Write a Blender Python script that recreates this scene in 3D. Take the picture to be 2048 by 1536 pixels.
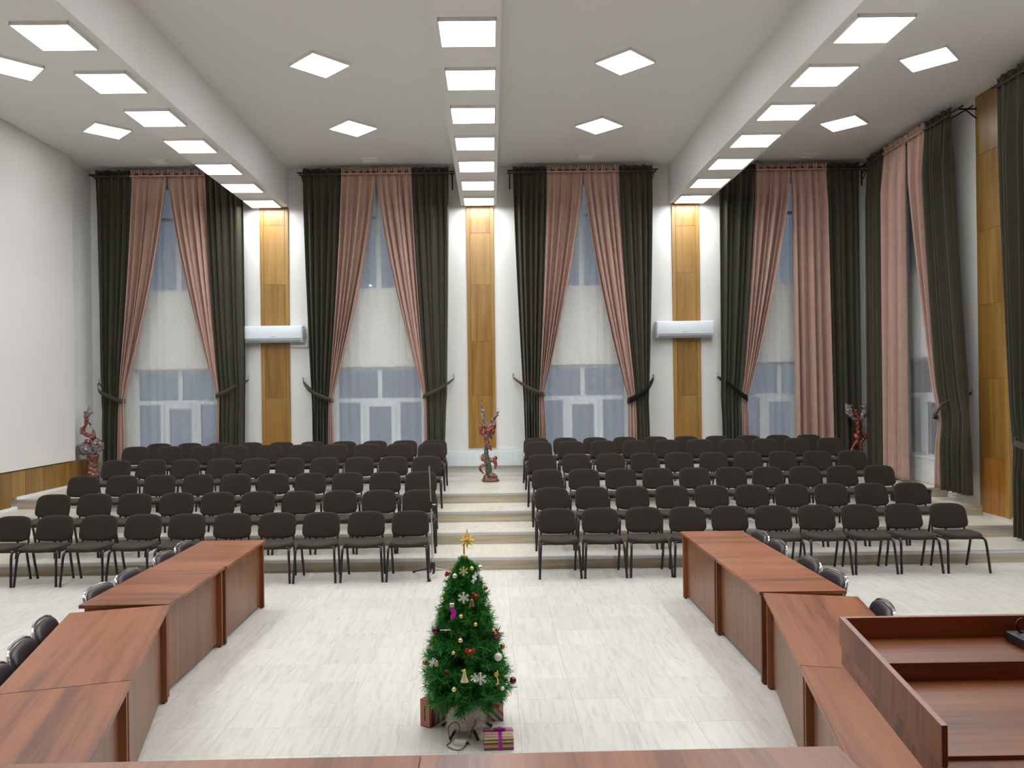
import bpy, bmesh, math, random
from mathutils import Vector, Matrix, noise as mnoise
random.seed(7)
for o in list(bpy.data.objects): bpy.data.objects.remove(o, do_unlink=True)
scene = bpy.context.scene
COL = scene.collection
PI = math.pi

# ------------------------------------------------------------------ camera
F = 1538.0; YAW = math.radians(0.4); ROLL = 0.0125; CX, CY = 993.7, 776.0; HC = 2.40
cam_d = bpy.data.cameras.new('camera'); cam = bpy.data.objects.new('camera', cam_d); COL.objects.link(cam)
cam_d.sensor_width = 36.0; cam_d.lens = F / 2048 * 36.0
cam_d.shift_x = (1024 - CX) / 2048; cam_d.shift_y = (CY - 768) / 2048
cam_d.clip_start = 0.05; cam_d.clip_end = 200
RM = Matrix.Rotation(-YAW, 3, 'Z') @ Matrix.Rotation(PI / 2, 3, 'X') @ Matrix.Rotation(-ROLL, 3, 'Z')
cam.location = (0, 0, HC); cam.rotation_euler = RM.to_euler()
scene.camera = cam
# ------------------------------------------------------------------ world, exposure, lamp power
wd = bpy.data.worlds.new('dusk'); scene.world = wd; wd.use_nodes = True
bgn = wd.node_tree.nodes['Background']
bgn.inputs[0].default_value = (0.30, 0.35, 0.45, 1); bgn.inputs[1].default_value = 0.55
scene.view_settings.view_transform = 'Standard'; scene.view_settings.look = 'None'
scene.view_settings.gamma = 1.0; scene.view_settings.use_curve_mapping = False
scene.view_settings.exposure = 0.0
LAMP_E = 22.0

def ray(px, py):
    return RM @ Vector(((px - CX) / F, -(py - CY) / F, -1.0))
def at_y(px, py, Y):
    d = ray(px, py); t = Y / d.y; return Vector((d.x * t, Y, HC + d.z * t))
def at_z(px, py, z):
    d = ray(px, py); t = (z - HC) / d.z; return Vector((d.x * t, d.y * t, z))
def at_x(px, py, X):
    d = ray(px, py); t = X / d.x; return Vector((X, d.y * t, HC + d.z * t))
def project(p):
    q = RM.transposed() @ (Vector(p) - Vector((0, 0, HC)))
    return (CX + F * q.x / -q.z, CY - F * q.y / -q.z)

# ------------------------------------------------------------------ mesh helpers
class MB:
    def __init__(s): s.v = []; s.f = []; s.mi = []; s.cur = 0
    def add(s, vs, fs):
        n = len(s.v); s.v += [tuple(v) for v in vs]
        s.f += [tuple(i + n for i in f) for f in fs]; s.mi += [s.cur] * len(fs); return s
    def box(s, x0, x1, y0, y1, z0, z1):
        return s.add([(x0,y0,z0),(x1,y0,z0),(x1,y1,z0),(x0,y1,z0),(x0,y0,z1),(x1,y0,z1),(x1,y1,z1),(x0,y1,z1)],
                     [(3,2,1,0),(4,5,6,7),(0,1,5,4),(1,2,6,5),(2,3,7,6),(3,0,4,7)])
    def bbox(s, x0, x1, y0, y1, z0, z1, b=0.01, seg=2):
        bm = bmesh.new(); bmesh.ops.create_cube(bm, size=1)
        for v in bm.verts:
            v.co = Vector(((x0+x1)/2 + v.co.x*(x1-x0), (y0+y1)/2 + v.co.y*(y1-y0), (z0+z1)/2 + v.co.z*(z1-z0)))
        bmesh.ops.bevel(bm, geom=bm.edges[:], offset=b, segments=seg, profile=0.5, affect='EDGES')
        bm.verts.index_update()
        s.add([v.co[:] for v in bm.verts], [[v.index for v in f.verts] for f in bm.faces]); bm.free(); return s
    def prism(s, pts, z0, z1):
        n = len(pts); vs = [(p[0],p[1],z0) for p in pts] + [(p[0],p[1],z1) for p in pts]
        fs = [tuple(range(n-1,-1,-1)), tuple(range(n,2*n))] + [(i,(i+1)%n,n+(i+1)%n,n+i) for i in range(n)]
        return s.add(vs, fs)
    def tube(s, pts, r, seg=8, cap=True):
        pts = [Vector(p) for p in pts]; n = len(pts)
        rs = r if isinstance(r, (list, tuple)) else [r]*n
        vs = []; up = None
        for i, p in enumerate(pts):
            t = (pts[min(i+1,n-1)] - pts[max(i-1,0)])
            t = t.normalized() if t.length > 1e-9 else Vector((0,0,1))
            if up is None:
                a = Vector((1,0,0)) if abs(t.x) < 0.9 else Vector((0,1,0)); up = a.cross(t).normalized()
            else:
                up = (up - t * up.dot(t))
                up = up.normalized() if up.length > 1e-6 else Vector((1,0,0))
            w = t.cross(up)
            for k in range(seg):
                a = 2*PI*k/seg; vs.append(p + (up*math.cos(a) + w*math.sin(a))*rs[i])
        fs = []
        for i in range(n-1):
            for k in range(seg):
                fs.append((i*seg+k, i*seg+(k+1)%seg, (i+1)*seg+(k+1)%seg, (i+1)*seg+k))
        if cap: fs += [tuple(range(seg-1,-1,-1)), tuple(range((n-1)*seg, n*seg))]
        return s.add(vs, fs)
    def lathe(s, prof, seg=16, c=(0,0,0)):
        vs = []; n = len(prof)
        for r, z in prof:
            for k in range(seg):
                a = 2*PI*k/seg; vs.append((c[0]+r*math.cos(a), c[1]+r*math.sin(a), c[2]+z))
        fs = [(i*seg+k, i*seg+(k+1)%seg, (i+1)*seg+(k+1)%seg, (i+1)*seg+k) for i in range(n-1) for k in range(seg)]
        fs += [tuple(range(seg-1,-1,-1)), tuple(range((n-1)*seg, n*seg))]
        return s.add(vs, fs)
    def ball(s, c, r, seg=14, rings=9):
        return s.lathe([(max(1e-4, r*math.sin(PI*i/rings)), -r*math.cos(PI*i/rings)) for i in range(rings+1)], seg, c)
    def cushion(s, outline, t, fmap):
        K = len(outline); L = [(0.55,-1.0),(0.88,-0.95),(0.975,-0.6),(1.0,0.0),(0.985,0.5),(0.93,0.86),(0.8,0.98),(0.42,1.03)]
        vs = []
        for sc, h in L:
            for u, v in outline: vs.append(fmap(u*sc, v*sc, h*t/2))
        vs.append(fmap(0,0,-t/2)); vs.append(fmap(0,0,t/2*1.03))
        fs = [(i*K+k, i*K+(k+1)%K, (i+1)*K+(k+1)%K, (i+1)*K+k) for i in range(len(L)-1) for k in range(K)]
        b, tp = len(L)*K, len(L)*K+1
        fs += [((k+1)%K, k, b) for k in range(K)] + [((len(L)-1)*K+k, (len(L)-1)*K+(k+1)%K, tp) for k in range(K)]
        return s.add(vs, fs)
    def build(s, name, mat, parent=None, smooth=False, loc=None):
        me = bpy.data.meshes.new(name); me.from_pydata(s.v, [], s.f)
        mats = mat if isinstance(mat, (list, tuple)) else [mat]
        for m in mats: me.materials.append(m)
        if len(mats) > 1: me.polygons.foreach_set('material_index', s.mi)
        if smooth:
            me.polygons.foreach_set('use_smooth', [True]*len(me.polygons))
            if smooth != 'all':
                try: me.set_sharp_from_angle(angle=math.radians(40))
                except Exception: pass
        me.update()
        o = bpy.data.objects.new(name, me); COL.objects.link(o)
        if parent is not None: o.parent = parent
        if loc is not None: o.location = loc
        return o

def tag(o, label, cat, group=None):
    o['label'] = label; o['category'] = cat
    if group: o['group'] = group
    return o
def thing(name, label, cat, loc=(0,0,0), rotz=0.0, group=None):
    o = bpy.data.objects.new(name, None); COL.objects.link(o); o.empty_display_size = 0.1
    o.location = loc; o.rotation_euler = (0,0,rotz); return tag(o, label, cat, group)
def struct(o): o['kind'] = 'structure'; return o
def sroot(name, loc=(0,0,0)):
    o = bpy.data.objects.new(name, None); COL.objects.link(o); o.location = loc; o.empty_display_size = 0.1; return struct(o)
def dup(root, loc, rotz, label, group=None):
    r = root.copy(); COL.objects.link(r); r.location = loc; r.rotation_euler = (0,0,rotz); r['label'] = label
    if group: r['group'] = group
    for ch in [c for c in root.children]:
        c = ch.copy(); COL.objects.link(c); c.parent = r
        for g in [g for g in ch.children]:
            d = g.copy(); COL.objects.link(d); d.parent = c
    return r
def super_outline(a, b, nt, nb, K=28, f=None):
    out = []
    for k in range(K):
        th = 2*PI*(k+0.5)/K; c, s_ = math.cos(th), math.sin(th); n = nt if s_ > 0 else nb
        u = a*math.copysign(abs(c)**(2/n), c); v = b*math.copysign(abs(s_)**(2/n), s_)
        out.append(f(u,v) if f else (u,v))
    return out
def crom(pts, n=6):
    P = [Vector(p) for p in pts]; P = [P[0]*2-P[1]] + P + [P[-1]*2-P[-2]]; out = []
    for i in range(1, len(P)-2):
        for k in range(n):
            t = k/n; a,b,c,d = P[i-1],P[i],P[i+1],P[i+2]
            out.append(0.5*((2*b)+(c-a)*t+(2*a-5*b+4*c-d)*t*t+(3*b-a-3*c+d)*t**3))
    out.append(P[-2]); return out

# ------------------------------------------------------------------ materials
def nodes(name):
    m = bpy.data.materials.new(name); m.use_nodes = True
    nt = m.node_tree; return m, nt, nt.nodes['Principled BSDF']
def N(nt, t, **kw):
    n = nt.nodes.new(t)
    for k, v in kw.items():
        if k.startswith('i_'):
            key = k[2:]; n.inputs[int(key) if key.isdigit() else key].default_value = v
        else: setattr(n, k, v)
    return n
def plain(name, col, rough=0.5, metal=0.0, spec=0.5, bump=0.0, bscale=60, var=0.0, coat=0.0):
    m, nt, p = nodes(name); L = nt.links
    p.inputs['Base Color'].default_value = (*col, 1); p.inputs['Roughness'].default_value = rough
    p.inputs['Metallic'].default_value = metal; p.inputs['Specular IOR Level'].default_value = spec
    p.inputs['Coat Weight'].default_value = coat
    tc = N(nt, 'ShaderNodeTexCoord')
    nz = N(nt, 'ShaderNodeTexNoise', i_Scale=bscale, i_Detail=3.0); L.new(tc.outputs['Object'], nz.inputs['Vector'])
    if var > 0:
        mx = N(nt, 'ShaderNodeMix', data_type='RGBA'); mx.inputs[6].default_value = (*[c*(1-var) for c in col],1); mx.inputs[7].default_value = (*[min(1,c*(1+var)) for c in col],1)
        L.new(nz.outputs['Fac'], mx.inputs[0]); L.new(mx.outputs[2], p.inputs['Base Color'])
    if bump > 0:
        b = N(nt, 'ShaderNodeBump', i_Strength=bump, i_Distance=0.002); L.new(nz.outputs['Fac'], b.inputs['Height']); L.new(b.outputs['Normal'], p.inputs['Normal'])
    return m
def wood(name, dark, mid, light, axis='Z', rough=0.4, scale=1.0, rnd=0.12, coat=0.0, bump=0.03):
    m, nt, p = nodes(name); L = nt.links
    tc = N(nt, 'ShaderNodeTexCoord'); oi = N(nt, 'ShaderNodeObjectInfo')
    mp = N(nt, 'ShaderNodeMapping')
    s = {'X': (0.5, 9, 9), 'Y': (9, 0.5, 9), 'Z': (9, 9, 0.5)}[axis]
    mp.inputs['Scale'].default_value = [k*scale for k in s]
    ad = N(nt, 'ShaderNodeVectorMath', operation='ADD')
    sc = N(nt, 'ShaderNodeVectorMath', operation='SCALE'); cb = N(nt, 'ShaderNodeCombineXYZ')
    L.new(oi.outputs['Random'], cb.inputs[0]); L.new(oi.outputs['Random'], cb.inputs[1]); L.new(oi.outputs['Random'], cb.inputs[2])
    L.new(cb.outputs[0], sc.inputs[0]); sc.inputs['Scale'].default_value = 13.7
    L.new(tc.outputs['Object'], ad.inputs[0]); L.new(sc.outputs[0], ad.inputs[1]); L.new(ad.outputs[0], mp.inputs['Vector'])
    n1 = N(nt, 'ShaderNodeTexNoise', i_Scale=1.0, i_Detail=5.0, i_Distortion=0.6); L.new(mp.outputs[0], n1.inputs['Vector'])
    n2 = N(nt, 'ShaderNodeTexNoise', i_Scale=7.0, i_Detail=4.0); L.new(mp.outputs[0], n2.inputs['Vector'])
    mx = N(nt, 'ShaderNodeMath', operation='MULTIPLY_ADD'); mx.inputs[1].default_value = 0.3; L.new(n2.outputs['Fac'], mx.inputs[0])
    m1 = N(nt, 'ShaderNodeMath', operation='MULTIPLY'); m1.inputs[1].default_value = 0.7; L.new(n1.outputs['Fac'], m1.inputs[0]); L.new(m1.outputs[0], mx.inputs[2])
    cr = N(nt, 'ShaderNodeValToRGB'); e = cr.color_ramp.elements
    e[0].position = 0.36; e[0].color = (*dark,1); e[1].position = 0.66; e[1].color = (*light,1)
    k = e.new(0.5); k.color = (*mid,1); L.new(mx.outputs[0], cr.inputs[0])
    hv = N(nt, 'ShaderNodeHueSaturation'); L.new(cr.outputs[0], hv.inputs['Color'])
    ma = N(nt, 'ShaderNodeMapRange'); ma.inputs[3].default_value = 1-rnd; ma.inputs[4].default_value = 1+rnd
    L.new(oi.outputs['Random'], ma.inputs[0]); L.new(ma.outputs[0], hv.inputs['Value'])
    L.new(hv.outputs[0], p.inputs['Base Color']); p.inputs['Roughness'].default_value = rough; p.inputs['Coat Weight'].default_value = coat; p.inputs['Coat Roughness'].default_value = 0.30
    if bump:
        b = N(nt, 'ShaderNodeBump', i_Strength=bump, i_Distance=0.002); L.new(n2.outputs['Fac'], b.inputs['Height']); L.new(b.outputs['Normal'], p.inputs['Normal'])
    return m
def fabric(name, col, rough=0.9, sheen=0.3, sc=250, tint=None):
    m, nt, p = nodes(name); L = nt.links
    tc = N(nt, 'ShaderNodeTexCoord'); nz = N(nt, 'ShaderNodeTexNoise', i_Scale=float(sc), i_Detail=2.0); L.new(tc.outputs['Object'], nz.inputs['Vector'])
    n2 = N(nt, 'ShaderNodeTexNoise', i_Scale=6.0, i_Detail=3.0); L.new(tc.outputs['Object'], n2.inputs['Vector'])
    av = N(nt, 'ShaderNodeMath', operation='ADD'); L.new(nz.outputs['Fac'], av.inputs[0]); L.new(n2.outputs['Fac'], av.inputs[1])
    hf = N(nt, 'ShaderNodeMath', operation='MULTIPLY'); hf.inputs[1].default_value = 0.5; L.new(av.outputs[0], hf.inputs[0])
    mx = N(nt, 'ShaderNodeMix', data_type='RGBA'); mx.inputs[6].default_value = (*[c*0.72 for c in col],1); mx.inputs[7].default_value = (*[min(1,c*1.28) for c in col],1)
    L.new(hf.outputs[0], mx.inputs[0]); L.new(mx.outputs[2], p.inputs['Base Color'])
    p.inputs['Roughness'].default_value = rough; p.inputs['Specular IOR Level'].default_value = 0.2
    p.inputs['Sheen Weight'].default_value = sheen; p.inputs['Sheen Roughness'].default_value = 0.45
    if tint: p.inputs['Sheen Tint'].default_value = (*tint, 1)
    b = N(nt, 'ShaderNodeBump', i_Strength=0.15, i_Distance=0.001); L.new(nz.outputs['Fac'], b.inputs['Height']); L.new(b.outputs['Normal'], p.inputs['Normal'])
    return m
def emis(name, col, st):
    m = bpy.data.materials.new(name); m.use_nodes = True; nt = m.node_tree; nt.nodes.clear()
    e = N(nt, 'ShaderNodeEmission'); e.inputs[0].default_value = (*col,1); e.inputs[1].default_value = st
    o = N(nt, 'ShaderNodeOutputMaterial'); nt.links.new(e.outputs[0], o.inputs[0]); return m

def floor_mat(name, base, grout=None, rough=0.22, brick=False, seam=0.42, off=(0,0,0)):
    m, nt, p = nodes(name); L = nt.links
    ge = N(nt, 'ShaderNodeNewGeometry'); oi = N(nt, 'ShaderNodeObjectInfo')
    tile = N(nt, 'ShaderNodeVectorMath', operation='ADD'); tile.inputs[1].default_value = (-0.593, -5.49, 0)
    L.new(ge.outputs['Position'], tile.inputs[0])
    dv = N(nt, 'ShaderNodeVectorMath', operation='SCALE'); dv.inputs['Scale'].default_value = 1/0.42; L.new(tile.outputs[0], dv.inputs[0])
    fl = N(nt, 'ShaderNodeVectorMath', operation='FLOOR'); L.new(dv.outputs[0], fl.inputs[0])
    wn = N(nt, 'ShaderNodeTexWhiteNoise', noise_dimensions='2D'); L.new(fl.outputs[0], wn.inputs['Vector'])
    sc = N(nt, 'ShaderNodeVectorMath', operation='MULTIPLY'); sc.inputs[1].default_value = (7.0, 7.0, 0)
    L.new(wn.outputs['Color'], sc.inputs[0])
    ad = N(nt, 'ShaderNodeVectorMath', operation='ADD'); L.new(ge.outputs['Position'], ad.inputs[0]); L.new(sc.outputs[0], ad.inputs[1])
    mp = N(nt, 'ShaderNodeMapping'); mp.inputs['Scale'].default_value = (16, 1.6, 16); L.new(ad.outputs[0], mp.inputs['Vector'])
    n1 = N(nt, 'ShaderNodeTexNoise', i_Scale=1.6, i_Detail=6.0, i_Distortion=0.8); L.new(mp.outputs[0], n1.inputs['Vector'])
    cr = N(nt, 'ShaderNodeValToRGB'); e = cr.color_ramp.elements
    e[0].position = 0.25; e[0].color = (*[c*0.84 for c in base],1); e[1].position = 0.78; e[1].color = (*[min(1,c*1.10) for c in base],1)
    k = e.new(0.46); k.color = (*base,1); L.new(n1.outputs['Fac'], cr.inputs[0])
    hv = N(nt, 'ShaderNodeHueSaturation'); L.new(cr.outputs[0], hv.inputs['Color'])
    mr = N(nt, 'ShaderNodeMapRange'); mr.inputs[3].default_value = 0.95; mr.inputs[4].default_value = 1.04; L.new(wn.outputs['Value'], mr.inputs[0]); L.new(mr.outputs[0], hv.inputs['Value'])
    L.new(hv.outputs[0], p.inputs['Base Color']); p.inputs['Roughness'].default_value = rough
    b = N(nt, 'ShaderNodeBump', i_Strength=0.05, i_Distance=0.002); L.new(n1.outputs['Fac'], b.inputs['Height']); L.new(b.outputs['Normal'], p.inputs['Normal'])
    return m

M = {}
M['wall'] = plain('painted wall', (0.80,0.795,0.765), 0.75, bump=0.05, bscale=90)
M['screen'] = plain('white screen paint', (0.80,0.785,0.755), 0.8, bump=0.03, bscale=120)
M['ceil'] = plain('ceiling paint', (0.80,0.79,0.775), 0.85, bump=0.03, bscale=80)
M['white'] = plain('white lacquer', (0.86,0.87,0.87), 0.35, var=0.02)
M['pvc'] = plain('white plastic frame', (0.80,0.84,0.88), 0.3, var=0.02)
M['ac'] = plain('air conditioner plastic', (0.78,0.85,0.92), 0.22, var=0.015, bscale=8)
M['acgrey'] = plain('grey louvre plastic', (0.42,0.44,0.48), 0.4, var=0.05)
M['tile'] = floor_mat('floor tile', (0.69,0.67,0.615), rough=0.26)
M['grout'] = plain('grout', (0.72,0.70,0.64), 0.8, var=0.1)
M['tread'] = floor_mat('tread laminate', (0.70,0.66,0.57), rough=0.3)
M['riser'] = wood('riser laminate', (0.30,0.25,0.18), (0.46,0.39,0.29), (0.60,0.53,0.42), 'X', 0.4, 0.7, 0.05)
M['nosing'] = plain('aluminium nosing', (0.62,0.63,0.64), 0.35, 0.6, var=0.05)
M['oak'] = wood('oak panel', (0.21,0.10,0.019), (0.29,0.150,0.034), (0.37,0.21,0.057), 'Z', 0.32, 1.0, 0.14, 0.25)
M['oakdark'] = wood('dark oak panel', (0.22,0.085,0.015), (0.31,0.13,0.022), (0.38,0.17,0.03), 'Z', 0.32, 1.0, 0.08, 0.25)
M['oakedge'] = wood('oak side strip', (0.28,0.14,0.029), (0.355,0.19,0.042), (0.41,0.23,0.06), 'Z', 0.35, 1.3, 0.05, 0.2)
C1, C2, C3 = (0.135,0.034,0.009), (0.285,0.086,0.026), (0.36,0.125,0.042)
M['cherryX'] = wood('cherry laminate along x', C1, C2, C3, 'X', 0.40, 0.8, 0.05, 0.30, 0.02)
M['cherryY'] = wood('cherry laminate along y', C1, C2, C3, 'Y', 0.40, 0.8, 0.05, 0.30, 0.02)
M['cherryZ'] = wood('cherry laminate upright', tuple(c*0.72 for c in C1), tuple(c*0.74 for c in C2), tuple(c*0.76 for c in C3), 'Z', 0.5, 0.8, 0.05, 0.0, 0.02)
M['cherryR'] = wood('cherry rim board', tuple(c*0.8 for c in C1), tuple(c*0.82 for c in C2), tuple(c*0.85 for c in C3), 'Z', 0.48, 0.8, 0.05, 0.0, 0.02)
M['cherryP'] = wood('cherry modesty board', (0.15,0.06,0.028), (0.205,0.086,0.041), (0.24,0.105,0.053), 'Z', 0.38, 1.2, 0.05, 0.1, 0.02)
M['olive'] = fabric('dark olive velvet', (0.050,0.0475,0.030), 0.85, 0.4, 120, (0.62,0.6,0.5))
M['pink'] = fabric('dusty pink velvet', (0.45,0.288,0.236), 0.85, 0.25, 120, (1,0.9,0.85))
M['black_cloth'] = fabric('black cloth', (0.006,0.006,0.006), 0.9, 0.1)
M['seat'] = fabric('brown chair fabric', (0.034,0.0255,0.0205), 0.9, 0.22, 400, (0.7,0.6,0.52))
M['blackmetal'] = plain('black enamel tube', (0.010,0.010,0.013), 0.35, 0.0, 0.5, var=0.1)
M['rod'] = plain('black iron rod', (0.010,0.009,0.009), 0.5, 0.3, var=0.1)
M['chrome'] = plain('chrome tube', (0.82,0.83,0.86), 0.12, 1.0, var=0.02)
M['steel'] = plain('brushed steel', (0.55,0.55,0.57), 0.3, 1.0, var=0.05)
M['leather'] = plain('dark leatherette', (0.035,0.027,0.033), 0.38, 0, 0.5, bump=0.2, bscale=200, var=0.15)
M['black'] = plain('black plastic', (0.012,0.012,0.014), 0.45, var=0.1)
M['lamp'] = emis('lamp diffuser', (0.96,0.985,1.0), LAMP_E)
M['lampframe'] = plain('lamp frame', (0.80,0.79,0.78), 0.5, var=0.02)
M['radiator'] = plain('radiator enamel', (0.84,0.88,0.92), 0.35, var=0.02)
M['stage'] = wood('stage boards', (0.20,0.10,0.05), (0.28,0.15,0.08), (0.34,0.2,0.1), 'Y', 0.4, 1.0)
M['stagewall'] = plain('stage wall paint', (0.42,0.20,0.15), 0.8, var=0.05)

# glass and sheer
def glass_mat():
    m = bpy.data.materials.new('window glass'); m.use_nodes = True; nt = m.node_tree; nt.nodes.clear()
    t = N(nt, 'ShaderNodeBsdfTransparent'); t.inputs[0].default_value = (0.86,0.90,0.93,1)
    g = N(nt, 'ShaderNodeBsdfGlossy'); g.inputs['Roughness'].default_value = 0.02
    fr = N(nt, 'ShaderNodeFresnel'); fr.inputs[0].default_value = 1.65
    mx = N(nt, 'ShaderNodeMixShader'); o = N(nt, 'ShaderNodeOutputMaterial'); L = nt.links
    L.new(fr.outputs[0], mx.inputs[0]); L.new(t.outputs[0], mx.inputs[1]); L.new(g.outputs[0], mx.inputs[2]); L.new(mx.outputs[0], o.inputs[0]); return m
def sheer_mat():
    m = bpy.data.materials.new('white tulle'); m.use_nodes = True; nt = m.node_tree; nt.nodes.clear(); L = nt.links
    t = N(nt, 'ShaderNodeBsdfTransparent'); d = N(nt, 'ShaderNodeBsdfDiffuse'); tr = N(nt, 'ShaderNodeBsdfTranslucent')
    d.inputs[0].default_value = (0.90,0.93,0.95,1); tr.inputs[0].default_value = (0.88,0.92,0.95,1)
    tc = N(nt, 'ShaderNodeTexCoord'); nz = N(nt, 'ShaderNodeTexNoise', i_Scale=30.0); L.new(tc.outputs['Object'], nz.inputs['Vector'])
    m1 = N(nt, 'ShaderNodeMixShader'); m1.inputs[0].default_value = 0.4; L.new(d.outputs[0], m1.inputs[1]); L.new(tr.outputs[0], m1.inputs[2])
    mr = N(nt, 'ShaderNodeMapRange'); mr.inputs[3].default_value = 0.27; mr.inputs[4].default_value = 0.34; L.new(nz.outputs['Fac'], mr.inputs[0])
    mx = N(nt, 'ShaderNodeMixShader'); L.new(mr.outputs[0], mx.inputs[0]); L.new(t.outputs[0], mx.inputs[1]); L.new(m1.outputs[0], mx.inputs[2])
    o = N(nt, 'ShaderNodeOutputMaterial'); L.new(mx.outputs[0], o.inputs[0]); return m
M['glass'] = glass_mat(); M['sheer'] = sheer_mat()

# ------------------------------------------------------------------ room dimensions
XL, XR, YB, YF = -8.08, 7.72, 15.65, -3.0
ZC, ZB = 6.90, 6.12
R = 0.155
RY = [10.16, 11.10, 12.03, 12.97]
def level(y): return R*sum(1 for r in RY if y > r)

# floor slab and tiles
fl = struct(MB().box(XL-0.3, XR+0.3, YF-0.3, RY[0]+0.1, -0.2, -0.012).build('floor', M['grout']))
T = 0.42
tile_bm = MB(); g = 0.0004; h = T/2-g
tile_bm.add([(-h,-h,-0.012),(h,-h,-0.012),(h,h,-0.012),(-h,h,-0.012),(-h,-h,-0.001),(h,-h,-0.001),(h,h,-0.001),(-h,h,-0.001),
             (-h+.001,-h+.001,0),(h-.001,-h+.001,0),(h-.001,h-.001,0),(-h+.001,h-.001,0)],
            [(0,1,5,4),(1,2,6,5),(2,3,7,6),(3,0,4,7),(4,5,9,8),(5,6,10,9),(6,7,11,10),(7,4,8,11),(8,9,10,11)])
t0 = tile_bm.build('tile', M['tile'], fl); cands = []
ix0 = math.floor((XL-0.593)/T); ix1 = math.ceil((XR-0.593)/T); iy0 = math.floor((2.5-5.49)/T); iy1 = int((RY[0]-5.49)/T)
for iy in range(iy0, iy1+1):
    for ix in range(ix0, ix1):
        x = 0.593+(ix+0.5)*T; y = 5.49+(iy+0.5)*T
        px, py = project((x,y,0)); inf = (-20 < px < 2068 and py < 1520)
        hidden = (-3.3 < x < -2.5 and 6 < y < 8.5) or (2.1 < x < 2.85 and 6 < y < 8.7)
        cands.append(((0 if inf and not hidden else 1), y, x))
cands.sort()
rest = MB()
for i, (k, y, x) in enumerate(cands):
    if i < 300:
        o = t0 if i == 0 else t0.copy()
        if i: COL.objects.link(o)
        o.location = (x,y,0)
    else:
        rest.add([(a+x,b+y,c) for a,b,c in tile_bm.v], tile_bm.f)
ro = rest.build('tile_field', M['tile'], fl); ro['kind'] = 'stuff'

# raised tiers
for i in range(4):
    y0 = RY[i]; y1 = RY[i+1] if i < 3 else YB+0.02
    z = R*(i+1)
    t = struct(MB().box(XL, XR, y0+0.012, y1+0.05, -0.15, z-0.001).build('floor_tier', M['tread']))
    t['label'] = ['lowest', 'second', 'third', 'topmost'][i] + ' laminate seating tier with metal nosing'
    MB().box(XL, XR, y0, y0+0.012, z-R, z-0.03).build('riser_board', M['riser'], t)
    MB().box(XL, XR, y0-0.006, y0+0.045, z-0.03, z+0.003).build('nosing', M['nosing'], t)

# back wall with window openings
WC = [-6.36, -2.28, 1.87, 5.92]; WH = 0.90
ZL0, ZL1, ZU0, ZU1 = 1.06, 2.86, 4.42, 6.60
mb = MB(); xs = [XL-0.3]
for c in WC: xs += [c-WH, c+WH]
xs += [XR+0.3]
for i in range(0, len(xs), 2): mb.box(xs[i], xs[i+1], YB, YB+0.35, -0.2, ZC+0.3)
for c in WC:
    for a, b in ((-0.2,ZL0),(ZL1,ZU0),(ZU1,ZC+0.3)): mb.box(c-WH, c+WH, YB, YB+0.35, a, b)
struct(mb.build('wall_back', M['wall']))
# right wall with two openings
W5 = (12.75, 14.45); W6 = (9.15, 10.85)
mb = MB(); ys = [YF-0.3, W6[0], W6[1], W5[0], W5[1], YB+0.3]
for i in range(0, 6, 2): mb.box(XR, XR+0.35, ys[i], ys[i+1], -0.2, ZC+0.3)
for w in (W5, W6):
    for a, b in ((-0.2,ZL0),(ZL1,ZU0),(ZU1,ZC+0.3)): mb.box(XR, XR+0.35, w[0], w[1], a, b)
struct(mb.build('wall_right', M['wall']))
struct(MB().box(XL-0.35, XL, YF-0.3, YB+0.3, -0.2, ZC+0.3).build('wall_left', M['wall']))
struct(MB().box(XL-0.3, XR+0.3, YF-0.35, YF, -0.2, ZC+0.3).build('wall_front', M['stagewall']))
struct(MB().box(XL-0.3, XR+0.3, YF-0.3, YB+0.3, ZC, ZC+0.3).build('ceiling', M['ceil']))
BEAMS = [(-4.82,-4.07),(-0.575,0.145),(3.66,4.40)]
for i, (a, b) in enumerate(BEAMS):
    struct(MB().box(a, b, YF, YB, ZB, ZC+0.02).build('trim_%d' % (i+1), M['ceil']))
# white screen slab on the side wall and oak wainscot below
tag(MB().bbox(XL, -7.965, 2.0, 14.75, 1.12, ZC-0.003, 0.004, 1).build('projection_panel', M['screen']), 'large smooth white panel covering the plain side wall above the wainscot', 'wall panel')
wn = thing('wainscot', 'low oak board wainscot under the white wall panel', 'wall panel')
y = 15.63
k = 0
while y > 9.8:
    z0 = max(level(y-0.2), level(y-0.39))
    MB().bbox(XL, -8.0+(0.004 if k % 2 else 0.0), y-0.395, y-0.002, level(y-0.2)+0.02 if level(y-0.39) == level(y-0.01) else level(y-0.01)+0.02, 1.10, 0.003, 1).build('board', M['oak'], wn)
    y -= 0.40; k += 1
for i, (a, b) in enumerate(((RY[0],RY[1]),(RY[1],RY[2]),(RY[2],RY[3]),(RY[3],YB))):
    z = R*(i+1)
    struct(MB().box(XL, -7.985, a, b, z, z+0.05).build('baseboard_left', M['white']))
    struct(MB().box(XR-0.02, XR, a, b, z, z+0.075).build('baseboard_right', M['tread']))
struct(MB().box(XL, XR, YB-0.02, YB, 0.62, 0.69).build('baseboard_back', M['white']))

# stage near the camera
struct(MB().box(XL, XR, YF, 2.55, -0.01, 0.52).build('floor_stage', M['stage']))

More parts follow.
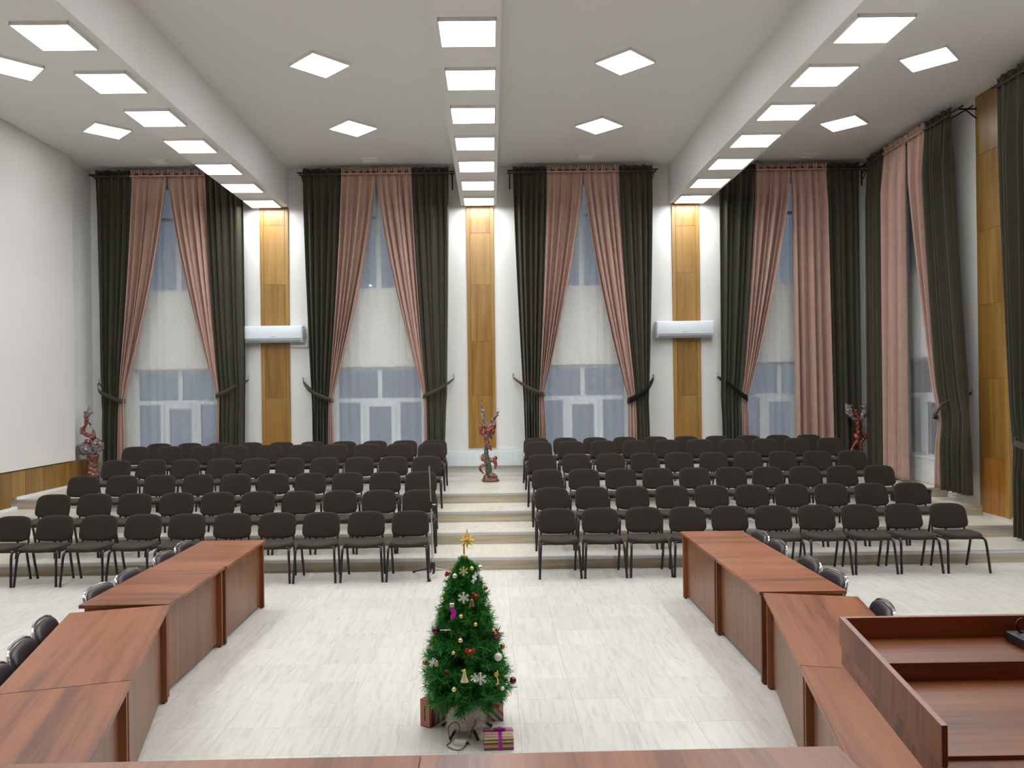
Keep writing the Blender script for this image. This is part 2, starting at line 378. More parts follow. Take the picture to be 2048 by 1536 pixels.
# ------------------------------------------------------------------ oak strips on the walls
def oak_strip(label, x0, x1, z0, z1, bounds):
    t = thing('wall_panel', label, 'wall panel', ((x0+x1)/2, YB, 0), 0, 'tall oak panels on the back wall')
    hw = (x1-x0)/2; e = 0.075
    MB().box(-hw, hw, -0.02, 0, z0, z1).build('backing', M['oakedge'], t)
    for s in (-1, 1):
        MB().bbox(min(s*hw, s*(hw-e)), max(s*hw, s*(hw-e)), -0.034, -0.02, z0, z1, 0.003, 1).build('side_strip', M['oakedge'], t)
    zs = [z0]+bounds+[z1]
    for i in range(len(zs)-1):
        MB().bbox(-hw+e+0.004, hw-e-0.004, -0.03, -0.02, zs[i]+0.002, zs[i+1]-0.002, 0.002, 1).build('board', M['oak'] if (i*7) % 3 else M['oakedge'], t)
    return t
oak_strip('tall oak wall panel behind the air conditioner next to the plain-wall side wall', -4.66, -4.08, 1.19, ZB, [2.25, 3.35, 4.55, 5.75])
oak_strip('tall oak wall panel in the middle, above the radiator', -0.475, 0.085, 1.19, ZB, [2.25, 3.35, 4.50, 5.55])
oak_strip('tall oak wall panel behind the air conditioner next to the curtained corner', 3.71, 4.27, 1.19, ZB, [2.2, 3.3, 4.7, 5.65])
t = thing('wall_panel', 'tall oak panel on the curtained side wall with a darker bottom board', 'wall panel', (XR, 11.72, 0))
MB().box(-0.02, 0, -0.36, 0.36, 0.36, ZC).build('backing', M['oakedge'], t)
MB().bbox(-0.05, -0.02, -0.36, -0.27, 0.36, ZC-0.01, 0.003, 1).build('side_strip', M['oakedge'], t)
zs = [0.36, 1.22, 2.45, 3.60, 4.75, 5.95, ZC-0.01]
for i in range(6):
    MB().bbox(-0.035, -0.02, -0.265, 0.36, zs[i]+0.002, zs[i+1]-0.002, 0.002, 1).build('board', M['oakdark'] if i == 0 else M['oak'], t)

# ------------------------------------------------------------------ ceiling lamps
def make_lamp(name, label, group):
    t = thing(name, label, 'ceiling lamp', group=group); s = 0.297
    fr = MB()
    for a in (0, 1, 2, 3):
        c, sn = (1,0,-1,0)[a], (0,1,0,-1)[a]
        if c: fr.box(min(c*s,c*(s-0.012)), max(c*s,c*(s-0.012)), -s, s, -0.04, 0)
        else: fr.box(-s, s, min(sn*s,sn*(s-0.012)), max(sn*s,sn*(s-0.012)), -0.04, 0)
    fr.build('frame', M['lampframe'], t)
    MB().box(-s+0.012, s-0.012, -s+0.012, s-0.012, -0.038, -0.03).build('diffuser', M['lamp'], t)
    return t
ORD = ['first','second','third','fourth','fifth','sixth','seventh','eighth','ninth','tenth','eleventh','twelfth']
BN = ['beam nearer the plain wall','middle beam','beam nearer the curtained side wall']
lp = None
for bi, (a, b) in enumerate(BEAMS):
    for k in range(11):  # lamps nearest the camera are out of view, rows continued as added light
        lab = 'square white lamp on the %s, %s from the back wall' % (BN[bi], ORD[k])
        loc = ((a+b)/2 + (0.015 if bi == 1 else -0.03 if bi == 0 else 0.0), 15.2-1.2*k, ZB)
        if lp is None: lp = make_lamp('beam_lamp', lab, 'square lamps along the beams'); lp.location = loc
        else: dup(lp, loc, 0, lab)
BAY = ['beside the plain side wall', 'on the plain-wall side of the middle beam', 'on the curtained-wall side of the middle beam', 'beside the curtained side wall']
ld = None
for bi, x in enumerate((-6.5, -2.31, 1.90, 6.11)):
    for k, y in enumerate((13.17, 10.60, 8.03, 5.46)):  # nearer lamps of each bay are unseen, added to light the room
        lab = 'diagonal square lamp, %s from back wall, %s' % (ORD[k], BAY[bi])
        if ld is None: ld = make_lamp('ceiling_lamp', lab, 'diagonal lamps on the ceiling bays'); ld.location = (x,y,ZC); ld.rotation_euler = (0,0,PI/4)
        else: dup(ld, (x,y,ZC), PI/4, lab)
for i, (px, py) in enumerate(((330,329),(745,327),(1165,325),(1590,328))):
    p = at_z(px, py, ZC)
    t = thing('ceiling_vent', 'small white square vent on the ceiling over the %s back window from the plain wall' % ORD[i], 'vent', (p.x, min(p.y, 15.05), ZC), 0, 'ceiling vents above the windows')
    MB().bbox(-0.17, 0.17, -0.17, 0.17, -0.02, 0, 0.006, 1).build('plate', M['white'], t)
    for k in range(4): MB().box(-0.13, 0.13, -0.13+0.075*k, -0.095+0.075*k, -0.028, -0.018).build('louvre', M['white'], t)

# ------------------------------------------------------------------ windows
def window(idx, axis, plane, u0, u1, label):
    """axis 'x': window in a wall of constant y; 'y': constant x"""
    t = sroot('window_%d' % idx); t['label'] = label
    def B(name, a0, a1, z0, z1, d0, d1, mat):
        mb = MB()
        if axis == 'x': mb.box(a0, a1, plane+d0, plane+d1, z0, z1)
        else: mb.box(plane+d0, plane+d1, a0, a1, z0, z1)
        return mb.build(name, mat, t)
    d0, d1 = 0.12, 0.19; c = (u0+u1)/2; w = u1-u0
    def frame(z0, z1, name):
        fw = 0.06
        B(name, u0, u0+fw, z0, z1, d0, d1, M['pvc']); B(name, u1-fw, u1, z0, z1, d0, d1, M['pvc'])
        B(name, u0+fw, u1-fw, z0, z0+fw, d0, d1, M['pvc']); B(name, u0+fw, u1-fw, z1-fw, z1, d0, d1, M['pvc'])
    frame(ZU0, ZU1, 'upper_frame'); B('upper_mullion', c-0.05, c+0.05, ZU0+0.06, ZU1-0.06, d0, d1, M['pvc'])
    B('upper_transom', u0+0.06, u1-0.06, 5.9, 5.96, d0+0.005, d1-0.005, M['pvc'])
    for a, b in ((u0+0.06, c-0.05),(c+0.05, u1-0.06)): B('pane', a, b, ZU0+0.06, ZU1-0.06, d0+0.03, d0+0.036, M['glass'])
    frame(ZL0, ZL1, 'lower_frame')
    zt = 2.18
    B('transom', u0+0.06, u1-0.06, zt-0.045, zt+0.045, d0, d1, M['pvc'])
    B('mullion', c-0.045, c+0.045, zt+0.045, ZL1-0.06, d0, d1, M['pvc'])
    for s in (-1, 1): B('mullion', c+s*0.36-0.05, c+s*0.36+0.05, ZL0+0.06, zt-0.045, d0, d1, M['pvc'])
    for s in (-1, 1): B('sash', c+s*0.27-0.045, c+s*0.27+0.045, ZL0+0.06, zt-0.045, d0-0.02, d1-0.01, M['pvc'])
    B('sash', c-0.225, c+0.225, zt-0.13, zt-0.045, d0-0.02, d1-0.01, M['pvc'])
    for a, b in ((u0+0.06, c-0.045),(c+0.045, u1-0.06)): B('pane', a, b, zt+0.045, ZL1-0.06, d0+0.03, d0+0.036, M['glass'])
    for a, b in ((u0+0.06, c-0.41),(c-0.225, c+0.225),(c+0.41, u1-0.06)): B('pane', a, b, ZL0+0.06, zt-0.045, d0+0.03, d0+0.036, M['glass'])
    B('sill', u0+0.002, u1-0.002, ZL0, ZL0+0.03, -0.04, d0, M['white'])
    return t
for i, c in enumerate(WC):
    window(i+1, 'x', YB, c-WH, c+WH, 'white framed tall window, %s from the plain wall' % ORD[i])
window(5, 'y', XR, W5[0], W5[1], 'white framed tall window in the side wall by the corner')
window(6, 'y', XR, W6[0], W6[1], 'white framed tall window in the side wall beyond the oak panel')

# ------------------------------------------------------------------ curtains
ZT, ZBOT = 6.70, 0.655
def lerp(a, b, t): return a+(b-a)*t
def drape(name, axis, plane, top, tie, bot, ztie, label, cat, mat, n, seed, group, zb=ZBOT, amp0=0.075, pw=1.4, head=True, fold=0.0):
    rnd = random.Random(seed); ph = rnd.random()*6.28; f2 = rnd.uniform(1.5, 2.6); f3 = rnd.uniform(3.0, 4.6)
    cols = max(40, int(n*14)); rows = 56; vs = []; ztop = ZT; xi = rnd.uniform(0.3,0.6)
    ztop = ZT
    def P(u, d, z): return (u, plane-d, z) if axis == 'x' else (plane-d, u, z)
    for r in range(rows+1):
        t = r/rows; z = lerp(ztop, zb, t)
        if tie:
            if z >= ztie:
                q = (ztop-z)/(ztop-ztie); k = q**pw
                a = lerp(top[0], tie[0], k); b = lerp(top[1], tie[1], k)
            else:
                q = (ztie-z)/(ztie-zb); k = q**0.7
                a = lerp(tie[0], bot[0], k); b = lerp(tie[1], bot[1], k)
            g = math.exp(-((z-ztie)/0.35)**2)
        else:
            a = lerp(top[0], bot[0], t); b = lerp(top[1], bot[1], t); g = 0
        w = abs(b-a)
        am = amp0*min(1, 0.25+t*6)*(1-0.55*g)
        am = min(am, 0.75*w/ max(1,n)*3.0+0.008)
        for c in range(cols+1):
            s = c/cols; sw = s+0.030*math.sin(2*PI*f2*s+ph)+0.012*math.sin(2*PI*f3*s+ph*2+t*2.0)
            sw = s + (sw-s)*math.sin(PI*s)
            d = am*math.sin(2*PI*n*sw+ph)+am*0.35*math.sin(2*PI*n*0.47*sw+ph*3+t*1.5)
            u = lerp(a, b, s)+ (fold+0.25*am*math.cos(2*PI*n*sw+ph))*math.sin(PI*s)
            vs.append(P(u, d, z))
    C = cols+1
    fs = [(r*C+c, r*C+c+1, (r+1)*C+c+1, (r+1)*C+c) for r in range(rows) for c in range(cols)]
    o = MB().add(vs, fs).build(name, mat, None, 'all'); tag(o, label, cat, group)
    if head:
        sm = o.modifiers.new('cloth', 'SOLIDIFY'); sm.thickness = 0.006; sm.offset = 0
        mb = MB(); hv = []; n = n*1.5; m = int(n*10)
        for z, k in ((ZT-0.02, 0.2),(ZT+0.03, 0.5),(ZT+0.075, 1.0),(ZT+0.10, 1.3)):
            for c in range(m+1):
                s = c/m
                hv.append(P(lerp(top[0], top[1], s), 0.03*k*math.sin(2*PI*n*1.7*s+ph)+0.02*math.sin(2*PI*n*0.6*s), z+0.012*k*math.sin(2*PI*n*2.1*s+ph*2)))
        C2_ = m+1
        mb.add(hv, [(r*C2_+c, (r)*C2_+c+1, (r+1)*C2_+c+1, (r+1)*C2_+c) for r in range(3) for c in range(m)])
        ho = mb.build('ruffle_heading', mat, o, 'all')
        s2 = ho.modifiers.new('cloth', 'SOLIDIFY'); s2.thickness = 0.006
        mb = MB(); mb.tube([P(lerp(top[0], top[1], i/6), 0.035, ZT-0.02) for i in range(7)], 0.018, 8)
        mb.build('heading_band', mat, o, True)
    return o
def tieback(axis, plane, wallp, hook, inner, label, mat, w=0.085):
    """hook, inner: (u, z)"""
    def P(u, dep, z): return (u, dep, z) if axis == 'x' else (dep, u, z)
    t = thing('curtain_tieback', label, 'tieback', (0,0,0), 0, 'curtain tiebacks')
    sgn = 1 if inner[0] > hook[0] else -1
    def strip(name, dep_f):
        mb = MB(); vs = []; K = 14
        for i in range(K+1):
            q = i/K; u = lerp(hook[0], inner[0]+sgn*0.02, q)
            z = lerp(hook[1], inner[1], q) - 0.06*math.sin(PI*q)*(1-0.3*q)
            ww = w*(0.35+0.65*min(1, q*2.2))
            dep = dep_f(q)
            vs += [P(u, dep, z-ww/2), P(u, dep, z+ww/2)]
        mb.add(vs, [(2*i, 2*i+2, 2*i+3, 2*i+1) for i in range(K)])
        o = mb.build(name, mat, t, 'all'); s = o.modifiers.new('cloth', 'SOLIDIFY'); s.thickness = 0.008
    fr = plane-0.135
    strip('front_band', lambda q: lerp(wallp-0.03, fr, min(1, q*3.0)**0.7) if q < 0.93 else lerp(fr, plane, (q-0.93)/0.07))
    strip('rear_band', lambda q: lerp(wallp-0.03, plane+0.09, min(1, q*3.0)) if q < 0.93 else lerp(plane+0.09, plane, (q-0.93)/0.07))
    mb = MB(); mb.tube([P(hook[0], wallp, hook[1]+0.06), P(hook[0], wallp-0.03, hook[1]+0.06), P(hook[0], wallp-0.04, hook[1]+0.0)], 0.008, 6)
    mb.ball(P(hook[0], wallp-0.03, hook[1]+0.07), 0.016, 8, 5)
    mb.build('hook', M['steel'], t, True)
PB = 15.30
def ux(px, py): return at_y(px, py, PB).x
def uz(px, py): return at_y(px, py, PB).z
def XW(py, *a): return tuple(ux(p, py) for p in a)
WN = ['window nearest the plain wall', 'second window from the plain wall', 'third window from the plain wall', 'fourth window from the plain wall']
GD, GP = 'olive velvet drapes', 'pink velvet drapes'
SPEC = [
 dict(top=(190,262,335,411,484), ty=(345,), L=dict(y=803, out=202, bnd=239, inn=248, b=(207,238,254)), Rr=dict(y=793, out=490, bnd=439, inn=435, b=(487,440,431)), hl=(198,766), hr=(497,760)),
 dict(top=(606,683,752,823,897), ty=(343,), L=dict(y=801, out=624, bnd=658, inn=664, b=(627,656,670)), Rr=dict(y=793, out=894, bnd=852, inn=848, b=(889,856,849)), hl=(606,763), hr=(908,757)),
 dict(top=(1026,1093,1166,1238,1304), ty=(343,), L=dict(y=789, out=1047, bnd=1079, inn=1087, b=(1052,1078,1094)), Rr=dict(y=802, out=1297, bnd=1272, inn=1257, b=(1300,1275,1257)), hl=(1026,755), hr=(1307,756)),
 dict(top=(1437,1511,1580,1652,1719), ty=(340,), L=dict(y=799, out=1441, bnd=1483, inn=1493, b=(1446,1482,1498)), Rr=None, hl=(1434,753), hr=None),
]
YBOT = 930
for i, S in enumerate(SPEC):
    T5 = XW(345, *S['top']); mid = T5[2]
    sides = 'plain-wall' , 'curtained-wall'
    Lr = S['L']; zt = uz(Lr['inn'], Lr['y'])
    o_, b_, n_ = XW(Lr['y'], Lr['out'], Lr['bnd'], Lr['inn']); bo = XW(YBOT, *Lr['b'])
    wn_ = WN[i]
    drape('dark_drape', 'x', PB, (T5[0], T5[1]), (o_, b_), (bo[0], bo[1]), zt, 'dark olive drape tied back, %s, plain-wall side' % wn_, 'curtain', M['olive'], 5.5, 10+i, GD)
    drape('pink_drape', 'x', PB-0.01, (T5[1], T5[2]-0.005), (b_, n_), (bo[1], bo[2]), zt, 'pink drape tied back, %s, plain-wall side' % wn_, 'curtain', M['pink'], 5.5, 20+i, GP)
    hk = at_y(S['hl'][0], S['hl'][1], YB-0.03)
    bm_ = M['black_cloth'] if i == 3 else M['olive']
    tieback('x', PB, YB, (hk.x, hk.z), (n_, zt), ('black' if i == 3 else 'olive')+' tieback on drapes of the %s, plain-wall side' % wn_, bm_, 0.11 if i == 3 else 0.085)
    if S['Rr']:
        Rr = S['Rr']; zt = uz(Rr['inn'], Rr['y'])
        o_, b_, n_ = XW(Rr['y'], Rr['out'], Rr['bnd'], Rr['inn']); bo = XW(YBOT, *Rr['b'])
        drape('dark_drape', 'x', PB, (T5[4], T5[3]), (o_, b_), (bo[0], bo[1]), zt, 'dark olive drape tied back, %s, corner side' % wn_, 'curtain', M['olive'], 5.5, 30+i, GD)
        drape('pink_drape', 'x', PB-0.01, (T5[3], T5[2]+0.005), (b_, n_), (bo[1], bo[2]), zt, 'pink drape tied back, %s, corner side' % wn_, 'curtain', M['pink'], 5.5, 40+i, GP)
        hk = at_y(S['hr'][0], S['hr'][1], YB-0.03)
        bm_ = M['black_cloth'] if i == 2 else M['olive']
        tieback('x', PB, YB, (hk.x, hk.z), (n_, zt), ('black' if i == 2 else 'olive')+' tieback on drapes of the %s, corner side' % wn_, bm_, 0.12 if i == 2 else 0.085)
    else:
        bo = XW(YBOT, 1592, 1668, 1727)
        drape('dark_drape', 'x', PB, (T5[4], T5[3]), None, (bo[2], bo[1]), 0, 'dark olive drape hanging straight at the back wall, in the corner', 'curtain', M['olive'], 5, 33, GD)
        drape('pink_drape', 'x', PB-0.01, (T5[3], T5[2]+0.02), None, (bo[1], bo[0]), 0, 'pink drape hanging straight on the back window by the corner', 'curtain', M['pink'], 4.5, 43, GP)
    # sheer
    c = WC[i]
    drape('sheer_curtain', 'x', PB+0.17, (T5[0]+0.25, T5[4]-0.25), None, (T5[0]+0.30, T5[4]-0.3), 0, 'white tulle curtain behind the drapes of the %s' % wn_, 'sheer curtain', M['sheer'], 11, 60+i, 'white tulle curtains', amp0=0.014, head=False, fold=0.042)
    # rod
    t = thing('curtain_rod', 'black double curtain rod over the %s' % wn_, 'curtain rod', (0,0,0), 0, 'curtain rods')
    x0, x1 = T5[0]-0.12, T5[4]+0.12 if i < 3 else XR-0.05
    MB().tube([(x0,PB,ZT+0.02),(x1,PB,ZT+0.02)], 0.016, 8).build('front_rod', M['rod'], t, True)
    MB().tube([(x0,PB+0.17,ZT+0.02),(x1,PB+0.17,ZT+0.02)], 0.012, 8).build('rear_rod', M['rod'], t, True)
    for xb in (x0+0.06, x1-0.06):
        mb = MB(); mb.box(xb-0.012, xb+0.012, YB-0.012, YB, ZT-0.26, ZT+0.05); mb.box(xb-0.01, xb+0.01, PB-0.01, YB, ZT-0.01, ZT+0.006)
        mb.tube([(xb,YB-0.01,ZT-0.16),(xb,PB+0.1,ZT)], 0.008, 6); mb.build('bracket', M['rod'], t)
# side wall curtains
PX = 7.42
def uy(px, py): return at_x(px, py, PX).y
def uxz(px, py): return at_x(px, py, PX).z
tp = [uy(1736, 325), uy(1771, 305), uy(1812, 283), uy(1852, 262), uy(1904, 243)]
tp[0] = min(tp[0], 15.2)
zt = uxz(1884, 835)
drape('dark_drape', 'y', PX, (tp[0], tp[1]), None, (uy(1744,940), uy(1773,940)), 0, 'dark olive drape hanging straight on the side wall, in the corner', 'curtain', M['olive'], 4.5, 71, GD)
drape('pink_drape', 'y', PX-0.01, (tp[1], tp[2]), None, (uy(1774,950), uy(1816,960)), 0, 'pink drape hanging straight on the side-wall window by the corner', 'curtain', M['pink'], 4.5, 72, GP)
drape('dark_drape', 'y', PX, (tp[4], tp[3]), (uy(1941,835), uy(1888,835)), (uy(1945,985), uy(1892,985)), zt, 'dark olive drape tied back beside the side-wall oak panel', 'curtain', M['olive'], 5, 73, GD, zb=0.64)
drape('pink_drape', 'y', PX-0.01, (tp[3], tp[2]-0.03), (uy(1888,835), uy(1882,835)), (uy(1892,970), uy(1875,970)), zt, 'pink drape tied back on the side-wall window by the corner', 'curtain', M['pink'], 5, 74, GP)
hk = at_x(1944, 785, XR-0.03)
tieback('y', PX, XR, (hk.y, hk.z), (uy(1882,835), zt), 'olive tieback with a wall hook beside the side-wall oak panel', M['olive'])
drape('sheer_curtain', 'y', PX+0.16, (tp[0]-0.3, tp[4]+0.25), None, (tp[0]-0.3, tp[4]+0.3), 0, 'white tulle curtain of the side-wall window by the corner', 'sheer curtain', M['sheer'], 14, 75, 'white tulle curtains', amp0=0.016, head=False, fold=0.042)
def side_rod(y0, y1, lab):
    t = thing('curtain_rod', lab, 'curtain rod', (0,0,0), 0, 'curtain rods')
    MB().tube([(PX,y0,ZT+0.02),(PX,y1,ZT+0.02)], 0.016, 8).build('front_rod', M['rod'], t, True)
    MB().tube([(PX+0.16,y0,ZT+0.02),(PX+0.16,y1,ZT+0.02)], 0.012, 8).build('rear_rod', M['rod'], t, True)
    for yb in (y0+0.08, y1-0.12):
        mb = MB(); mb.box(XR-0.012, XR, yb-0.013, yb+0.013, ZT-0.26, ZT+0.06); mb.box(PX-0.02, XR, yb-0.011, yb+0.011, ZT-0.012, ZT+0.008)
        mb.tube([(XR-0.01,yb,ZT-0.17),(PX+0.08,yb,ZT)], 0.011, 6); mb.build('bracket', M['rod'], t)
side_rod(tp[4]-0.28, 15.22, 'black double curtain rod over the side-wall window by the corner')
y6 = uy(1995, 172)
zt6 = uxz(2050, 895)
drape('dark_drape', 'y', PX, (y6-0.95, y6), (uy(2062,900)-0.15, uy(2027,880)), (uy(2060,1040)-0.2, uy(2030,1040)), zt6, 'dark olive drape tied back beyond the side-wall oak panel, cut by the picture edge', 'curtain', M['olive'], 5.5, 81, GD, zb=0.2)
drape('pink_drape', 'y', PX-0.01, (y6-0.95, y6-1.85), (uy(2062,900)-0.15, uy(2062,900)-0.28), (uy(2060,1040)-0.2, uy(2060,1040)-0.42), zt6, 'pink drape tied back on the side-wall window nearest the conference tables', 'curtain', M['pink'], 5.5, 82, GP, zb=0.2)
tieback('y', PX, XR, (uy(2024,865)+0.02, uxz(2024,865)), (uy(2062,900)-0.28, zt6), 'olive tieback on the side-wall drapes nearest the conference tables', M['olive'])
drape('sheer_curtain', 'y', PX+0.16, (y6-0.3, 9.0), None, (y6-0.3, 9.0), 0, 'white tulle curtain of the side-wall window nearest the conference tables', 'sheer curtain', M['sheer'], 12, 83, 'white tulle curtains', zb=0.2, amp0=0.016, head=False, fold=0.042)
side_rod(8.7, y6+0.12, 'black double curtain rod nearest the conference tables on the side wall')

# ------------------------------------------------------------------ air conditioners, radiator
def aircon(x0, x1, z0, z1, label, pipe):
    t = thing('air_conditioner', label, 'air conditioner', ((x0+x1)/2, YB-0.036, z0), 0, 'air conditioners on the oak panels'); w = (x1-x0)/2; hh = z1-z0
    prof = [(0,0.0),(-0.16,0.0),(-0.215,0.05),(-0.225,0.09),(-0.215,hh-0.02),(-0.195,hh),(0,hh)]
    mb = MB(); n = len(prof)
    mb.add([(-w,y,z) for y,z in prof]+[(w,y,z) for y,z in prof], [tuple(range(n)), tuple(range(2*n-1,n-1,-1))]+[(i,n+i,n+(i+1)%n,(i+1)%n) for i in range(n)])
    mb.build('body', M['ac'], t)
    MB().bbox(-w+0.012, w-0.012, -0.238, -0.21, 0.075, hh-0.012, 0.006, 2).build('front_panel', M['ac'], t, True)
    mb = MB(); mb.add([(-w+0.04,-0.165,-0.004),(w-0.04,-0.165,-0.004),(w-0.04,-0.222,0.062),(-w+0.04,-0.222,0.062),(-w+0.04,-0.158,0.0),(w-0.04,-0.158,0.0),(w-0.04,-0.214,0.066),(-w+0.04,-0.214,0.066)],
        [(0,1,2,3),(7,6,5,4),(0,4,5,1),(1,5,6,2),(2,6,7,3),(3,7,4,0)]); mb.build('louvre', M['acgrey'], t)
    mb = MB()
    for k, x in enumerate((-0.045,-0.018,0.006,0.028)): mb.box(x-0.008, x+0.009, -0.2395, -0.2375, 0.10, 0.118)
    mb.build('logo_mark', M['acgrey'], t)
    if pipe:
        mb = MB(); mb.box(w-0.28, w+0.06, -0.03, 0.036, -0.09, -0.05); mb.box(w+0.0, w+0.06, -0.03, 0.036, -0.05, 0.05); mb.build('pipe_cover', M['white'], t)
aircon(-4.93, -3.77, 3.37, 3.70, 'white wall air conditioner on the oak panel nearer the plain wall', True)
aircon(3.33, 4.47, 3.37, 3.70, 'white wall air conditioner on the oak panel nearer the curtained corner', False)
t = thing('radiator', 'white panel radiator on the back wall behind the root sculpture', 'radiator', (-0.12, YB, 0.83))
MB().bbox(-1.0, 1.0, -0.115, -0.085, 0.0, 0.30, 0.006, 1).build('front_panel', M['radiator'], t)
MB().bbox(-1.0, 1.0, -0.05, -0.02, 0.0, 0.30, 0.006, 1).build('rear_panel', M['radiator'], t)
MB().box(-1.0, 1.0, -0.115, -0.02, 0.298, 0.312).build('top_grille', M['radiator'], t)
rib = MB(); rib.bbox(-0.009, 0.009, -0.125, -0.11, 0.025, 0.275, 0.006, 1); r0 = rib.build('rib', M['radiator'], t); r0.location.x = -0.95
for k in range(1, 58):
    o = r0.copy(); COL.objects.link(o); o.location.x = -0.95+k*1.9/57
for s in (-1, 1): MB().tube([(s*0.8,-0.05,0.15),(s*0.8,0.0,0.15)], 0.015, 8).build('bracket', M['radiator'], t)

# ------------------------------------------------------------------ audience chairs
def seat_map(z, y0):
    return lambda u, v, h: (u, y0+v, z+h - 0.10*max(0, -v-0.13)**1.5*2.2 + 0.25*u*u)
def make_chair(label):
    t = thing('stacking_chair', label, 'chair', group='brown stacking chairs')
    MB().cushion(super_outline(0.245, 0.215, 5, 3.2), 0.055, seat_map(0.445, -0.225)).build('seat', M['seat'], t, 'all')
    def bf(u, v):
        if v < 0: v -= 0.026*(1-(u/0.24)**2)
        else: v += 0.012*(1-(u/0.24)**2)
        return (u*(1.0 if v > 0 else 1.02), v)
    MB().cushion(super_outline(0.240, 0.150, 4.2, 6.5, 36, bf), 0.05, lambda u, v, h: (u, 0.025+v*0.27-0.55*u*u-h*0.97, 0.652+v*0.97)).build('backrest', M['seat'], t, 'all')
    for s in (-1, 1):
        MB().tube(crom([(s*0.262,-0.455,0.0),(s*0.250,-0.43,0.22),(s*0.242,-0.41,0.36),(s*0.238,-0.385,0.410),(s*0.236,-0.33,0.418)], 4), 0.0155, 8).build('leg', M['blackmetal'], t, True)
        MB().tube(crom([(s*0.232,-0.005,0.0),(s*0.236,-0.06,0.22),(s*0.238,-0.095,0.37),(s*0.238,-0.125,0.413),(s*0.237,-0.19,0.418)], 4), 0.0155, 8).build('leg', M['blackmetal'], t, True)
        MB().tube(crom([(s*0.215,-0.16,0.405),(s*0.215,-0.06,0.410),(s*0.212,-0.015,0.45),(s*0.205,0.005,0.53),(s*0.200,0.022,0.62)], 4), 0.012, 8).build('back_upright', M['blackmetal'], t, True)
    mb = MB()
    for s in (-1, 1): mb.tube([(s*0.236,-0.36,0.416),(s*0.237,-0.15,0.416)], 0.0135, 8)
    mb.tube([(-0.236,-0.32,0.410),(0.236,-0.32,0.410)], 0.010, 6); mb.tube([(-0.236,-0.17,0.405),(0.236,-0.17,0.405)], 0.010, 6)
    mb.build('seat_frame', M['blackmetal'], t, True)
    return t
LEFT = [
 [30,115,203,290,378,468,557,645,734,822],
 [112,193,274,357,438,518,600,682,760,840],
 [171,248,323,399,473,548,622,697,771,843],
 [236,306,374,444,513,582,651,720,788,855],
 [273,340,407,473,540,605,670,736,801,863],
 [320,381,441,502,564,626,689,750,810,869]]
RIGHT = [
 [1113,1199,1286,1372,1457,1543,1629,1715,1802,1891],
 [1103,1183,1263,1342,1421,1501,1580,1659,1738,1818],
 [1094,1167,1240,1314,1387,1460,1533,1607,1681,1755],
 [1084,1152,1220,1288,1357,1425,1494,1563,1632,1701],
 [1077,1141,1206,1270,1333,1398,1463,1528,1592,1658],
 [1072,1131,1190,1250,1311,1372,1433,1496,1555,1616]]
LY = [10.03, 10.97, 11.92, 12.88, 13.80, 14.58]; RYY = [10.07, 11.02, 11.97, 12.92, 13.84, 14.76]
ROWN = ['front row', 'second row', 'third row', 'fourth row', 'fifth row', 'back row']
PYL = [1055, 1010, 970, 935, 905, 897]
c0 = None; rj = random.Random(3)
for side, rows, yy in (('L', LEFT, LY), ('R', RIGHT, RYY)):
    for r, row in enumerate(rows):
        Y = yy[r]; z = R*min(r, 4)
        for k, px in enumerate(row):
            X = at_y(px, PYL[r], Y+0.05).x
            idx = (len(row)-1-k) if side == 'L' else k
            lab = 'brown fabric chair, %s, %s from the aisle, block beside the %s' % (ROWN[r], ORD[idx], 'plain wall' if side == 'L' else 'curtained side wall')
            rz = rj.uniform(-0.03, 0.03); dy = rj.uniform(-0.015, 0.01)
            if c0 is None: c0 = make_chair(lab); c0.location = (X, Y+dy, z); c0.rotation_euler = (0,0,rz)
            else: dup(c0, (X, Y+dy, z), rz, lab)

# ------------------------------------------------------------------ conference tables
def make_table(label, x, y, z, rot, L, D=0.70, H=0.75, topmat='cherryX', group=None):
    """origin: far inner corner; length runs to local -y ... local +x points away from the tree side (outer)"""
    t = thing('conference_table', label, 'table', (x,y,z), rot, group)
    MB().bbox(0, D, -L+0.0008, -0.0008, H-0.028, H, 0.002, 1).build('table_top', M[topmat], t)
    for yy in (-L+0.03, -0.03):
        MB().bbox(0.02, D-0.04, yy-0.016, yy+0.016, 0.012, H-0.028, 0.002, 1).build('side_panel', M['cherryZ'], t)
    MB().bbox(0.065, 0.083, -L+0.042, -0.042, 0.04, H-0.028, 0.002, 1).build('modesty_panel', M['cherryP'], t)
    for yy in (-L+0.03, -0.03):
        for xx in (0.05, D-0.08): MB().lathe([(0.014,0.0),(0.014,0.013)], 10, (xx,yy,0)).build('glide', M['black'], t)
    return t
def make_table_m(*a, **k):
    t = make_table(*a, **k)
    t.scale = (-1,1,1); return t
